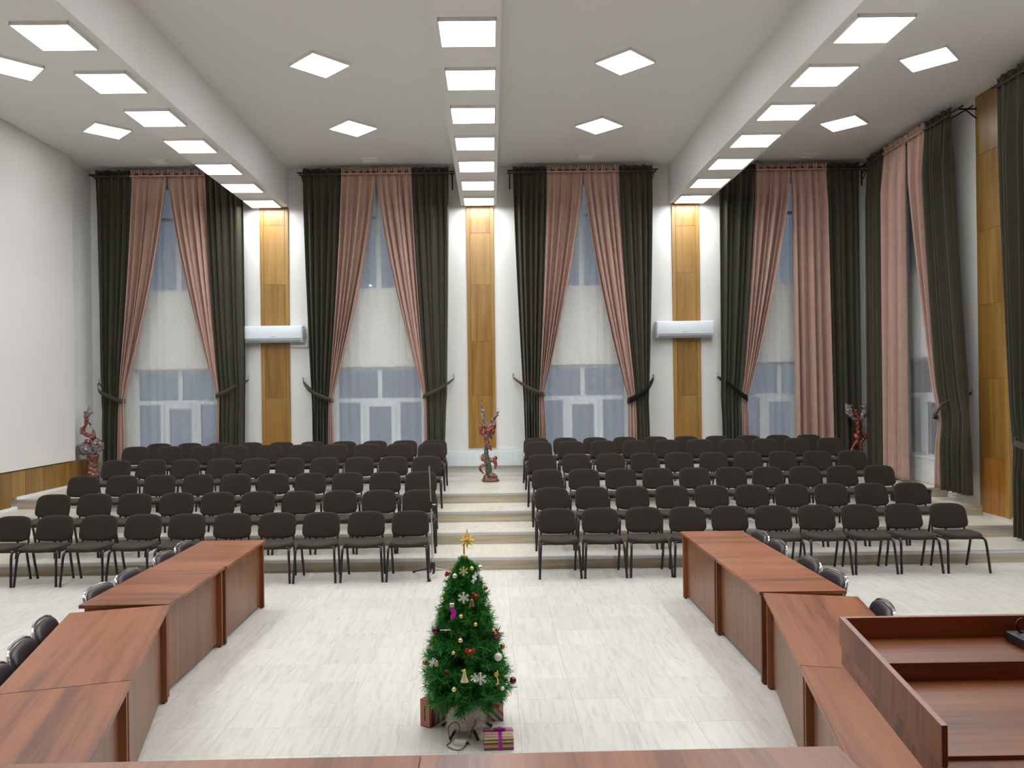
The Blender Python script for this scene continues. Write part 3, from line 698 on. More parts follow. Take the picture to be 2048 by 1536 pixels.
# right hand run (towards the curtained wall); local +x outwards
gR = 'conference tables of the run nearer the curtained wall'; gL = 'conference tables of the run nearer the plain wall'
make_table('cherry table of the curtained-wall run, farthest from the stage', 2.115, 8.69, 0, 0, 1.285, topmat='cherryX', group=gR)
make_table('cherry table of the curtained-wall run, second from its far end', 2.115, 7.40, 0, 0, 1.285, topmat='cherryX', group=gR)
aR = math.atan2(-0.345, 1.585)   # length direction (-0.34,-1.585)
aR = -math.atan2(0.345, 1.585)
make_table('angled cherry table of the curtained-wall run, under the single chair', 2.135, 6.085, 0, aR, 1.62, topmat='cherryY', group=gR)
d = Vector((math.sin(aR), -math.cos(aR))) * 1.625
make_table('angled cherry table of the curtained-wall run, beneath the lectern edge', 2.135+d.x, 6.085+d.y, 0, aR, 1.62, topmat='cherryY', group=gR)
def left_table(label, x, y, rot, L, topmat):
    """mirror: local -x is outwards"""
    t = thing('conference_table', label, 'table', (x,y,0), rot, gL); D = 0.70; H = 0.75
    MB().bbox(-D, 0, -L+0.0008, -0.0008, H-0.028, H, 0.002, 1).build('table_top', M[topmat], t)
    for yy in (-L+0.03, -0.03):
        MB().bbox(-D+0.04, -0.02, yy-0.016, yy+0.016, 0.012, H-0.028, 0.002, 1).build('side_panel', M['cherryZ'], t)
    MB().bbox(-0.083, -0.065, -L+0.042, -0.042, 0.04, H-0.028, 0.002, 1).build('modesty_panel', M['cherryP'], t)
    for yy in (-L+0.03, -0.03):
        for xx in (-0.05, -D+0.08): MB().lathe([(0.014,0.0),(0.014,0.013)], 10, (xx,yy,0)).build('glide', M['black'], t)
left_table('cherry table of the plain-wall run, farthest from the stage', -2.52, 8.54, 0, 1.265, 'cherryX')
left_table('cherry table of the plain-wall run, second from its far end', -2.535, 7.27, 0, 1.265, 'cherryX')
aL = math.atan2(0.43, 1.55)
left_table('angled cherry table of the plain-wall run, with three chairs behind', -2.52, 5.99, aL, 1.62, 'cherryY')
d = Vector((math.sin(aL), -math.cos(aL))) * 1.625
left_table('angled cherry table of the plain-wall run, closest to the stage', -2.52+d.x, 5.99+d.y, aL, 1.62, 'cherryY')

# presidium tables on the stage
pr = -0.0; PR = math.radians(0.75)
for i, (px, lab) in enumerate(((1676, 'cherry table on the stage, end touching the lectern'), (832, 'cherry table on the stage, next to the lectern-side one'))):
    p = at_z(1676, 1491.5, 1.27)
    if i: p = Vector((p.x-1.30*math.cos(PR), p.y-1.30*math.sin(PR), 0))
    t = thing('stage_table', lab, 'table', (p.x, p.y, 0.52), PR, 'tables on the stage'); L = 1.30; D = 0.62; H = 0.75
    MB().bbox(-L+0.0005, -0.0005, -D, 0, H-0.028, H, 0.002, 1).build('table_top', M['cherryY'], t)
    for xx in (-L+0.03, -0.03): MB().bbox(xx-0.012, xx+0.012, -D+0.04, -0.03, 0.0, H-0.028, 0.002, 1).build('side_panel', M['cherryZ'], t)
    MB().bbox(-L+0.045, -0.045, -0.07, -0.052, 0.05, H-0.028, 0.002, 1).build('modesty_panel', M['cherryP'], t)

# ------------------------------------------------------------------ lectern
LX = 1.42; LYf, LYn = 2.302, 1.56; fw = 0.385; nw = 0.512; zr = 1.70
t = thing('lectern', 'cherry lectern with raised rim and two-level desk on the stage', 'lectern', (LX, 1.75, 0.52))
oy = 1.75; oz = 0.52
def lw(y): return lerp(fw, nw, (LYf-y)/(LYf-LYn))
def quadbox(name, pts, z0, z1, mat): return MB().prism([(x, y-oy) for x, y in pts], z0-oz, z1-oz).build(name, mat, t)
th = 0.0125
quadbox('front_rim', [(-fw,LYf-0.016),(fw,LYf-0.016),(fw,LYf),(-fw,LYf)], 1.617, zr, M['cherryX'])
for s in (-1, 1):
    pts = [(s*fw,LYf-0.0),(s*nw,LYn),(s*(nw-th),LYn),(s*(fw-th),LYf-0.0161)]
    if s > 0: pts = pts[::-1]
    quadbox('side_rim', pts, 1.617, zr+0.0005, M['cherryR'])
i0 = fw-th
M['rimsheen'] = wood('cherry rim painted sheen', (0.30,0.13,0.09), (0.38,0.17,0.12), (0.44,0.21,0.15), 'Y', 0.4, 1.0, 0.03, 0.5, 0)  # grazing lamp reflection on the rim tops, painted as a paler pinkish wood
quadbox('rim_sheen', [(-fw,LYf-0.0155),(fw,LYf-0.0155),(fw,LYf),(-fw,LYf)], zr, zr+0.0008, M['rimsheen'])
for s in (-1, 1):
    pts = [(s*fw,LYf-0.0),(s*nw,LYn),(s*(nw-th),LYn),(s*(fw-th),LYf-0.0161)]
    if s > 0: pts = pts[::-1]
    quadbox('rim_sheen', pts, zr+0.0005, zr+0.0013, M['rimsheen'])
quadbox('base_board', [(-fw+0.004,LYf-0.004),(-nw+0.004,LYn+0.003),(nw-0.004,LYn+0.003),(fw-0.004,LYf-0.004)], 1.560, 1.5835, M['cherryZ'])
quadbox('front_apron', [(-fw+0.02,LYf-0.016),(fw-0.02,LYf-0.016),(fw-0.004,LYf-0.004),(-fw+0.004,LYf-0.004)], 1.5835, 1.6165, M['cherryZ'])
for s in (-1, 1):
    pts = [(s*(fw-0.004),LYf-0.004),(s*(nw-0.004),LYn+0.003),(s*(nw-th),LYn+0.003),(s*(fw-th),LYf-0.016)]
    if s > 0: pts = pts[::-1]
    quadbox('side_apron', pts, 1.5835, 1.6165, M['cherryR'])
quadbox('upper_shelf', [(-lw(2.078)+th,2.078),(lw(2.078)-th,2.078),(i0,LYf-0.016),(-i0,LYf-0.016)], 1.5835, 1.640, M['cherryX'])
quadbox('desk_top', [(-lw(1.655)+th+0.001,1.655),(lw(1.655)-th-0.001,1.655),(lw(2.077)-th-0.001,2.077),(-lw(2.077)+th+0.001,2.077)], 1.5835, 1.5920, M['cherryX'])
quadbox('body', [(-0.35,1.60),(0.32,1.60),(0.32,1.915),(-0.35,1.915)], 0.521, 1.559, M['cherryZ'])
# microphone base on the upper shelf
m = thing('desk_microphone', 'black gooseneck microphone base on the lectern shelf', 'microphone', (1.555, 2.175, 1.640))
MB().bbox(-0.06, 0.06, -0.075, 0.075, 0, 0.03, 0.008, 2).build('base', M['black'], m, True)
MB().tube(crom([(0,0.02,0.03),(0,0.02,0.12),(0.01,0.0,0.26),(0.04,-0.08,0.36)], 6), 0.005, 8).build('gooseneck', M['black'], m, True)
MB().lathe([(0.006,0),(0.012,0.01),(0.013,0.05),(0.008,0.062)], 12, (0.04,-0.08,0.355)).build('capsule', M['black'], m, True)
MB().tube([(-0.02+0.018*math.cos(a*PI/6), 0.05, 0.05+0.02*math.sin(a*PI/6)) for a in range(13)], 0.003, 6).build('light_ring', M['black'], m, True)

# ------------------------------------------------------------------ chrome chairs at the conference tables
def make_chrome_chair(label):
    """origin under the seat centre; front faces -y"""
    t = thing('chrome_chair', label, 'chair', group='chrome framed chairs at the conference tables')
    MB().cushion(super_outline(0.235, 0.215, 5, 4), 0.06, lambda u, v, h: (u, v-0.01, 0.45+h)).build('seat', M['leather'], t, 'all')
    MB().cushion(super_outline(0.225, 0.135, 3.8, 5), 0.05, lambda u, v, h: (u, 0.235+v*0.25-0.5*u*u-h, 0.645+v)).build('backrest', M['leather'], t, 'all')
    pts = []
    for a in range(0, 13):
        th_ = PI*a/12; u = -0.238*math.cos(th_); v = 0.125+0.025*math.sin(th_)
        v = 0.02 + 0.122*abs(math.sin(th_))**0.35
        pts.append((u, 0.258+v*0.25-0.45*u*u, 0.645+v))
    MB().tube([(-0.232,0.19,0.45),(-0.238,0.21,0.55)]+pts+[(0.238,0.21,0.55),(0.232,0.19,0.45)], 0.0115, 8).build('back_frame', M['chrome'], t, True)
    for sx in (-1, 1):
        MB().tube(crom([(sx*0.235,-0.21,0.0),(sx*0.235,-0.2,0.25),(sx*0.235,-0.19,0.40),(sx*0.235,-0.14,0.43)], 4), 0.012, 8).build('leg', M['chrome'], t, True)
        MB().tube(crom([(sx*0.235,0.26,0.0),(sx*0.235,0.22,0.25),(sx*0.235,0.20,0.40),(sx*0.235,0.15,0.43)], 4), 0.012, 8).build('leg', M['chrome'], t, True)
    mb = MB()
    for sx in (-1, 1): mb.tube([(sx*0.235,-0.15,0.43),(sx*0.235,0.2,0.43)], 0.011, 8)
    mb.tube([(-0.235,-0.1,0.418),(0.235,-0.1,0.418)], 0.009, 6); mb.tube([(-0.235,0.12,0.418),(0.235,0.12,0.418)], 0.009, 6)
    mb.build('seat_frame', M['chrome'], t, True); return t
cc = None
def put_cc(x, y, rz, lab):
    global cc
    if cc is None:
        cc = make_chrome_chair(lab); cc.location = (x,y,0); cc.rotation_euler = (0,0,rz)
    else: dup(cc, (x,y,0), rz, lab)
# back centre is 0.25 behind origin along local +y
LXB = -3.30
for k, (px, py) in enumerate(((372,1096),(331,1119),(258,1157),(198,1193))):
    Y = (8.24, 7.74, 6.97, 6.45)[k]
    put_cc(LXB+0.25, Y, PI/2, 'leatherette chrome chair, straight tables of plain-wall run, %s from far end' % ORD[k])
nL = Vector((-math.cos(aL), -math.sin(aL)))
for k, (px, py) in enumerate(((113,1256),(66,1304),(20,1348))):
    dr = ray(px, py); P0 = Vector((-2.52, 5.99))+nL*0.79; tt = nL.dot(P0)/nL.dot(Vector((dr.x, dr.y)))
    sL = (Vector((dr.x*tt, dr.y*tt))-P0).dot(Vector((math.sin(aL), -math.cos(aL))))
    sL = (0.302, 0.802, 1.302)[k]; bp = P0+Vector((math.sin(aL), -math.cos(aL)))*sL
    put_cc(bp.x-nL.x*0.25, bp.y-nL.y*0.25, PI/2+aL, 'leatherette chrome chair, angled tables of plain-wall run, %s from far end' % ORD[k])
RXB = 2.92
for k, (px, py) in enumerate(((1513,1078),(1553,1098),(1611,1128),(1664,1161))):
    Y = (8.39, 7.89, 7.09, 6.58)[k]
    put_cc(RXB-0.25, Y, -PI/2, 'leatherette chrome chair, straight tables of curtained-wall run, %s from far end' % ORD[k])
nR = Vector((math.cos(aR), math.sin(aR)))
for k, (px, py) in enumerate(((1737,1218),(1792,1275))):
    dr = ray(px, py); P0 = Vector((2.135, 6.085))+nR*0.80; tt = nR.dot(P0)/nR.dot(Vector((dr.x, dr.y)))
    sR = (Vector((dr.x*tt, dr.y*tt))-P0).dot(Vector((math.sin(aR), -math.cos(aR))))
    sR = (0.304, 0.84)[k]; bp = P0+Vector((math.sin(aR), -math.cos(aR)))*sR
    put_cc(bp.x-nR.x*0.25, bp.y-nR.y*0.25, -PI/2+aR, 'leatherette chrome chair, angled tables of curtained-wall run, %s from far end' % ORD[k])

# ------------------------------------------------------------------ microphone stand
mp_ = Vector((-0.775, 9.78, 0))
t = thing('microphone_stand', 'black and chrome microphone stand beside the front-row aisle chair', 'microphone stand', mp_)
MB().tube([(0,0,0.10),(-0.01,0,0.92)], 0.011, 10).build('lower_pole', M['steel'], t, True)
MB().tube([(-0.01,0,0.92),(-0.03,0,1.44)], 0.008, 10).build('upper_pole', M['chrome'], t, True)
MB().tube([(-0.01,0,0.88),(-0.012,0,0.97)], 0.02, 10).build('height_clutch', M['black'], t, True)
MB().tube([(-0.01,-0.0,0.93),(0.05,-0.01,0.93)], 0.008, 8).build('clutch_knob', M['steel'], t, True)
MB().tube([(-0.03,0,1.42),(-0.032,0,1.50)], [0.012,0.016], 10).build('top_clip', M['black'], t, True)
MB().lathe([(0.02,0.05),(0.032,0.07),(0.032,0.17),(0.018,0.20)], 12).build('hub', M['black'], t, True)
for i, (dx, dy) in enumerate(((-0.27,0.27),(-0.02,-0.20),(0.28,0.22))):
    lg = MB().tube([(dx*0.07,dy*0.07,0.12),(dx,dy,0.015)], 0.008, 8).build('leg', M['steel'] if i else M['black'], t, True)
    MB().tube([(dx*0.94,dy*0.94,0.02),(dx*1.03,dy*1.03,0.010)], 0.012, 8).build('rubber_foot', M['black'], lg, True)

# ------------------------------------------------------------------ black case behind the chairs
t = thing('equipment_case', 'low black equipment case behind the end chairs by the curtained wall', 'case', (6.74, 12.42, R*3))
MB().bbox(-0.20, 0.26, -0.2, 0.2, 0, 0.17, 0.012, 2).build('body', M['black'], t)
MB().bbox(-0.205, 0.265, -0.205, 0.205, 0.17, 0.225, 0.012, 2).build('lid', M['black'], t)
MB().tube(crom([(-0.08,-0.205,0.13),(-0.07,-0.23,0.13),(0.07,-0.23,0.13),(0.08,-0.205,0.13)], 4), 0.01, 8).build('handle', M['black'], t, True)

# ------------------------------------------------------------------ root sculptures
def lacquer(name, cols, sc=9.0, rough=0.16):
    m, nt, p = nodes(name); L = nt.links
    tc = N(nt, 'ShaderNodeTexCoord'); nz = N(nt, 'ShaderNodeTexNoise', i_Scale=sc, i_Detail=6.0, i_Distortion=1.2); L.new(tc.outputs['Object'], nz.inputs['Vector'])
    cr = N(nt, 'ShaderNodeValToRGB'); e = cr.color_ramp.elements
    e[0].position = 0.33; e[0].color = (*cols[0],1); e[1].position = 0.68; e[1].color = (*cols[-1],1)
    for i, c in enumerate(cols[1:-1]): k = e.new(0.33+0.35*(i+1)/(len(cols)-1)); k.color = (*c,1)
    L.new(nz.outputs['Fac'], cr.inputs[0]); L.new(cr.outputs[0], p.inputs['Base Color'])
    p.inputs['Roughness'].default_value = rough; p.inputs['Coat Weight'].default_value = 0.6
    n2 = N(nt, 'ShaderNodeTexNoise', i_Scale=sc*4, i_Detail=5.0); L.new(tc.outputs['Object'], n2.inputs['Vector'])
    b = N(nt, 'ShaderNodeBump', i_Strength=0.6, i_Distance=0.012); L.new(n2.outputs['Fac'], b.inputs['Height']); L.new(b.outputs['Normal'], p.inputs['Normal'])
    return m
M['lacRed'] = lacquer('red lacquered root', [(0.018,0.006,0.006),(0.10,0.015,0.012),(0.30,0.045,0.025),(0.16,0.03,0.02),(0.50,0.30,0.27)])
M['lacDark'] = lacquer('dark silver root', [(0.015,0.008,0.009),(0.07,0.025,0.025),(0.30,0.26,0.28),(0.06,0.03,0.03),(0.62,0.60,0.63)])
M['lacBrown'] = lacquer('brown root', [(0.06,0.025,0.012),(0.16,0.05,0.025),(0.26,0.10,0.05)])
M['lacGreen'] = lacquer('mossy root', [(0.02,0.04,0.022),(0.06,0.09,0.055),(0.14,0.11,0.07)])
def organic(mb, name, mat, parent, vox=0.012, seed=0, amp=0.014):
    o = mb.build(name, mat, parent, 'all')
    r = o.modifiers.new('merge', 'REMESH'); r.mode = 'VOXEL'; r.voxel_size = vox; r.use_smooth_shade = True
    tx = bpy.data.textures.new(name+'_knots', 'CLOUDS'); tx.noise_scale = 0.05
    dm = o.modifiers.new('knots', 'DISPLACE'); dm.texture = tx; dm.strength = amp*2; dm.mid_level = 0.5
    return o
def sculpt(label, loc, sc, ox, oy):
    t = thing('root_sculpture', label, 'sculpture', loc, 0, 'lacquered root sculptures by the back wall')
    def q(p, d=0.0): return ((p[0]-ox)*sc, p[2] if len(p) > 2 else d, (oy-p[1])*sc)
    return t, q
def tb(mb, q, pts, rr, sc, n=5):
    P = crom([q(p) for p in pts], n); m_ = len(P)
    if isinstance(rr, (int, float)): rs = [rr*sc]*m_
    else:
        rs = []
        for i in range(m_):
            f = i/(m_-1)*(len(rr)-1); a = int(min(f, len(rr)-2)); rs.append(lerp(rr[a], rr[a+1], f-a)*sc)
    mb.tube(P, rs, 10)
def bl(mb, q, c, rx, rz, sc, ry=None):
    x, y, z = q(c); b = MB().ball((0,0,0), 1.0, 14, 10); ry = ry or min(rx, rz)
    mb.add([(x+v[0]*rx*sc, y+v[1]*ry*sc, z+v[2]*rz*sc) for v in b.v], b.f)
# centre sculpture
p = at_z(981, 963, 0.62); sc = 0.00952/8.087
t, q = sculpt('slender twisted red root sculpture with forked top in front of the radiator', (p.x, p.y, 0.62), sc, 655, 1399)
mb = MB(); bl(mb, q, (655,1378), 150, 34, sc, 110); bl(mb, q, (690,1330), 85, 70, sc, 70); bl(mb, q, (590,1345), 60, 60, sc); bl(mb, q, (640,1290), 55, 60, sc); organic(mb, 'base', M['lacBrown'], t)
mb = MB(); bl(mb, q, (630,1220), 55, 80, sc, 50); tb(mb, q, [(630,1300),(620,1110),(600,1000),(590,900),(600,800),(600,700),(625,560)], [56,50,42,36,34,36,46], sc); organic(mb, 'trunk', M['lacGreen'], t)
mb = MB(); tb(mb, q, [(590,1130),(510,1140),(490,1190),(515,1240),(560,1275)], [30,24,20,18,10], sc); tb(mb, q, [(600,950),(530,985),(535,1045),(595,1075)], 28, sc); tb(mb, q, [(620,1040),(700,1060),(745,1110),(730,1200)], [34,36,30,14], sc); bl(mb, q, (735,1030), 34, 46, sc); bl(mb, q, (650,1060), 50, 40, sc); organic(mb, 'root_loop', M['lacRed'], t)
mb = MB(); tb(mb, q, [(600,740),(630,820),(680,895)], [44,48,12], sc); tb(mb, q, [(605,730),(560,640),(512,600),(518,520),(530,455)], [36,34,34,28,12], sc); bl(mb, q, (655,570), 88, 110, sc, 60); bl(mb, q, (715,490), 45, 60, sc); bl(mb, q, (600,520), 45, 60, sc); bl(mb, q, (680,650), 30, 60, sc); organic(mb, 'crown', M['lacRed'], t, 0.010, 0, 0.02)
mb = MB(); tb(mb, q, [(600,480),(560,380),(546,290)], [32,28,24], sc); bl(mb, q, (548,255), 36, 36, sc); tb(mb, q, [(540,240),(524,150),(520,60)], [16,12,5], sc); organic(mb, 'horn', M['lacDark'], t, 0.008, 0, 0.006)
mb = MB(); tb(mb, q, [(680,450),(735,360),(765,325)], [28,26,30], sc); tb(mb, q, [(765,325),(785,260),(790,205)], [16,10,4], sc); tb(mb, q, [(765,325),(800,280),(818,250)], [14,9,4], sc); tb(mb, q, [(765,330),(805,330)], [12,5], sc); organic(mb, 'hand_branch', M['lacDark'], t, 0.008, 0, 0.006)
# sculpture by the plain wall
sc = 0.00975/8.53; p = at_y(187, 960, 14.95)
t, q = sculpt('stout root sculpture with silvery bowl and red branch in the plain-wall corner', (p.x-0.02, 14.95, 0.62), sc, 530, 1500)
mb = MB(); tb(mb, q, [(530,1495),(530,1380),(515,1250),(530,1120),(545,980)], [120,105,90,78,95], sc); bl(mb, q, (480,1340), 60, 60, sc); bl(mb, q, (590,1310), 55, 80, sc); organic(mb, 'trunk', M['lacBrown'], t, 0.014, 0, 0.03)
mb = MB(); bl(mb, q, (410,890), 145, 105, sc, 110); bl(mb, q, (615,830), 105, 125, sc, 100); bl(mb, q, (520,930), 100, 70, sc); organic(mb, 'bowl', M['lacDark'], t, 0.012, 0, 0.035)
mb = MB(); bl(mb, q, (455,780), 55, 55, sc); tb(mb, q, [(560,720),(500,670),(420,640),(380,600),(405,530),(430,470)], [45,38,34,32,28,22], sc); tb(mb, q, [(560,690),(560,620),(545,540)], [38,26,8], sc); tb(mb, q, [(430,470),(445,400),(430,340),(470,290)], [24,34,34,30], sc); tb(mb, q, [(450,420),(500,460),(505,530)], [18,14,6], sc); organic(mb, 'red_branch', M['lacRed'], t, 0.010, 0, 0.02)
mb = MB(); tb(mb, q, [(440,330),(480,270),(490,160)], [40,44,8], sc); bl(mb, q, (420,275), 22, 30, sc); bl(mb, q, (535,275), 22, 24, sc); organic(mb, 'silver_tip', M['lacDark'], t, 0.009, 0, 0.014)
mb = MB(); bl(mb, q, (352,605), 28, 42, sc); bl(mb, q, (354,550), 24, 30, sc); organic(mb, 'silver_knot', M['lacDark'], t, 0.009, 0, 0.008)
# sculpture in the curtained corner
sc = 0.00975/10.24; p = at_y(1717, 940, 14.98)
t, q = sculpt('winged red root sculpture standing in the curtained corner', (p.x, 14.98, 0.62), sc, 620, 1725)
mb = MB(); bl(mb, q, (620,1705), 150, 30, sc, 130); bl(mb, q, (640,1640), 80, 60, sc); organic(mb, 'base', M['lacBrown'], t)
mb = MB(); tb(mb, q, [(600,1040),(540,1110),(490,1210),(480,1400),(560,1660)], [40,26,26,28,34], sc); tb(mb, q, [(700,1030),(665,1120),(690,1280),(690,1450),(660,1660)], [34,30,40,30,36], sc); tb(mb, q, [(690,870),(750,920),(740,990),(690,1060)], [30,32,34,28], sc); bl(mb, q, (595,940), 75, 75, sc); bl(mb, q, (790,955), 28, 45, sc); organic(mb, 'leg_roots', M['lacRed'], t, 0.010, 0, 0.012)
mb = MB(); tb(mb, q, [(630,960),(630,820),(605,720),(620,620)], [60,46,46,40], sc); bl(mb, q, (570,430), 48, 60, sc); tb(mb, q, [(620,620),(610,520),(575,450)], [34,34,40], sc); organic(mb, 'torso', M['lacRed'], t, 0.010, 0, 0.012)
mb = MB(); tb(mb, q, [(590,640),(500,520),(430,420),(440,290)], [36,58,72,70], sc); tb(mb, q, [(680,640),(715,540),(765,430),(735,300)], [34,52,66,48], sc); tb(mb, q, [(380,300),(350,220)], [20,4], sc); organic(mb, 'wing', M['lacDark'], t, 0.011, 0, 0.02)

# ------------------------------------------------------------------ Christmas tree
M['needle1'] = plain('green needle', (0.040,0.31,0.040), 0.45, var=0.2, bscale=20)
M['needle2'] = plain('dark green needle', (0.020,0.19,0.030), 0.45, var=0.2, bscale=20)
M['needle3'] = plain('light green needle', (0.10,0.43,0.07), 0.45, var=0.2, bscale=20)
M['bark'] = plain('brown wire stem', (0.05,0.03,0.015), 0.8, var=0.2)
M['fluff'] = plain('white fluff', (0.85,0.84,0.82), 0.9, var=0.04)
TX, TY = at_z(932, 1462, 0).x, 5.40
TX = at_y(932, 1420, TY).x
def prof(z):
    K = [(0.10,0.14),(0.20,0.25),(0.31,0.335),(0.45,0.315),(0.56,0.285),(0.74,0.235),(0.91,0.19),(1.06,0.145),(1.16,0.085),(1.24,0.02)]
    if z <= K[0][0]: return K[0][1]
    for (a,ra),(b,rb) in zip(K, K[1:]):
        if z <= b: return lerp(ra, rb, (z-a)/(b-a))
    return 0.015
tree = thing('christmas_tree', 'small artificial green Christmas tree in a white fluffy stand cover', 'Christmas tree', (TX, TY, 0))
MB().tube([(0,0,0.03),(0,0,1.22)], [0.016,0.006], 8).build('trunk', M['bark'], tree)
def branch_mesh(L, seed):
    rn = random.Random(seed); mb = MB(); NL = 0.058 if L > 0.1 else 0.045
    def needles(p0, p1, n):
        ax = (p1-p0); ln = ax.length; ax = ax/ln
        a = Vector((0,0,1)) if abs(ax.z) < 0.9 else Vector((1,0,0)); e1 = ax.cross(a).normalized(); e2 = ax.cross(e1)
        for i in range(n):
            s = rn.random()**0.8; base = p0+(p1-p0)*s; an = rn.random()*2*PI
            spread = rn.uniform(0.55, 1.15); dirn = (ax*math.cos(spread)+(e1*math.cos(an)+e2*math.sin(an))*math.sin(spread))
            l = NL*rn.uniform(0.7, 1.1); w = 0.0022; sd = dirn.cross(Vector((rn.uniform(-1,1),rn.uniform(-1,1),rn.uniform(-1,1)))).normalized()*w
            tip = base+dirn*l+Vector((0,0,rn.uniform(-0.006,0.004)))
            mb.cur = rn.choice((0,0,0,1,1,2)); mb.add([base-sd, base+sd, tip+sd*0.35, tip-sd*0.35], [(0,1,2,3)])
    A = Vector((0,0,0)); Bp = Vector((L,0,0))
    mb.cur = 3; mb.tube([A, Bp], [0.004,0.002], 5)
    needles(A+(Bp-A)*0.25, Bp, int(110+330*L))
    for s in (0.45, 0.65, 0.82):
        for sg in (-1, 1):
            st = Bp*s; en = st+Vector((math.cos(0.75), sg*math.sin(0.75)*0.9, rn.uniform(-0.3,0.35))).normalized()*min(0.10, L*0.42)
            mb.cur = 3; mb.tube([st, en], 0.002, 4); needles(st, en, 55)
    return mb
TEMPL = []
for L in (0.045, 0.09, 0.15, 0.21, 0.27, 0.31):
    for v in (0, 1):
        o = branch_mesh(L, int(L*1000)+v).build('branch', [M['needle1'],M['needle2'],M['needle3'],M['bark']], tree); TEMPL.append((L, o)); o.location = (0,0,0.2)
used_t = set(); rn = random.Random(11); NB = 150
for k in range(NB):
    f = (k+0.5)/NB; z = 0.235+0.93*(f**1.2)
    r = max(0.035, prof(z)*rn.uniform(0.86, 1.04)-0.012); an = k*2.39996+rn.uniform(-0.15,0.15)
    up = lerp(-0.25, 1.0, z/1.25)*0.35 + 0.12
    L = max(0.03, (r-0.035))
    cand = sorted(TEMPL, key=lambda q_: abs(q_[0]-L))[:2]; Lt, src = rn.choice(cand)
    if id(src) not in used_t: o = src; used_t.add(id(src))
    else: o = src.copy(); COL.objects.link(o); o.parent = tree
    sc_ = L/Lt; o.scale = (sc_, 1, 1) if 0.8 < sc_ < 1.25 else (sc_, sc_, sc_)
    o.rotation_euler = (rn.uniform(0,6.28), -up, an); o.location = (0,0,z-math.sin(up)*L*0.8)
for L, o in TEMPL:
    if id(o) not in used_t: o.rotation_euler = (0,-1.1,L*20); o.location = (0,0,0.5)
for k in range(3):
    o = TEMPL[k % 2][1].copy(); COL.objects.link(o); o.parent = tree; o.scale = (1,1,1); o.rotation_euler = (0,-1.2-0.08*k,k*1.3); o.location = (0,0,1.12+0.012*k)
# stand cover
mb = MB(); mb.lathe([(0.09,0.03),(0.12,0.05),(0.125,0.10),(0.11,0.155),(0.07,0.19),(0.02,0.20)], 20); cv = mb.build('stand_cover', M['fluff'], tree, True)
mb = MB()
for k in range(2600):
    a = rn.random()*2*PI; z = 0.03+0.165*rn.random()
    r = 0.122 if z < 0.11 else lerp(0.122, 0.05, (z-0.11)/0.09); nrm = Vector((math.cos(a), math.sin(a), 0.3 if z < 0.12 else 1.0)).normalized()
    b = Vector((r*math.cos(a), r*math.sin(a), z)); dv = (nrm+Vector((rn.uniform(-.6,.6),rn.uniform(-.6,.6),rn.uniform(-.8,.5)))).normalized()*rn.uniform(0.018,0.034)
    sd = dv.cross(Vector((rn.uniform(-1,1),rn.uniform(-1,1),1))).normalized()*0.0022; mb.add([b-sd, b+sd, b+dv], [(0,1,2)])
ff = mb.build('tinsel_fluff', M['fluff'], cv); ff['kind'] = 'stuff'
for a in (0.25, 2.75, 4.1, 5.2):
    MB().tube([(0.10*math.cos(a),0.10*math.sin(a),0.05),(0.15*math.cos(a),0.15*math.sin(a),0.03),(0.185*math.cos(a),0.185*math.sin(a),0.008)], 0.011, 8).build('stand_foot', M['black'], tree, True)

# ornaments
M['gold'] = plain('gold metal', (0.90,0.67,0.20), 0.28, 0.8, var=0.08)
M['paleGold'] = plain('pale gold satin', (0.85,0.72,0.36), 0.35, 0.7, var=0.06)
M['bronze'] = plain('bronze bauble', (0.34,0.22,0.08), 0.28, 0.8, var=0.1)
M['silver'] = plain('silver bauble', (0.78,0.80,0.83), 0.2, 0.85, var=0.05)
M['pearl'] = plain('pearl white bauble', (0.83,0.88,0.88), 0.3, 0.1, var=0.03)
M['plum'] = plain('plum bauble', (0.16,0.018,0.05), 0.12, 0.5, coat=0.6, var=0.1)
M['redcloth'] = fabric('red satin', (0.50,0.02,0.025), 0.5, 0.3)
M['magenta'] = plain('magenta foil', (0.62,0.03,0.50), 0.28, 0.4, var=0.1)
M['snow'] = plain('white glitter', (0.95,0.96,0.97), 0.5, var=0.02)
M['cream'] = plain('cream gold resin', (0.78,0.70,0.44), 0.4, 0.3, var=0.1)
M['cone'] = plain('pine cone scales', (0.12,0.06,0.03), 0.8, var=0.3)
M['greenball'] = plain('green bauble', (0.08,0.42,0.12), 0.25, 0.4, var=0.1)
OG = 'ornaments hanging on the Christmas tree'
def surf(px, py, out=0.012):
    Y = TY-0.25
    for _ in range(6):
        p = at_y(px, py, Y); r = prof(p.z); dx = p.x-TX
        Y = TY-math.sqrt(max(r*r-dx*dx, 0.0004))-out
    return at_y(px, py, Y)
def bauble(px, py, rpx, mat, lab):
    p = surf(px, py); r = rpx*p.y/F
    t = thing('bauble', lab, 'bauble', p, 0, OG)
    MB().ball((0,0,0), r, 18, 12).build('globe', mat, t, 'all')
    MB().lathe([(r*0.26,r*0.9),(r*0.26,r*1.12),(r*0.1,r*1.18)], 10).build('cap', M['gold'], t, True)
    MB().tube([(r*0.14*math.cos(a*PI/4), 0, r*1.28+r*0.14*math.sin(a*PI/4)) for a in range(9)], r*0.04, 5).build('hanger', M['gold'], t, True)
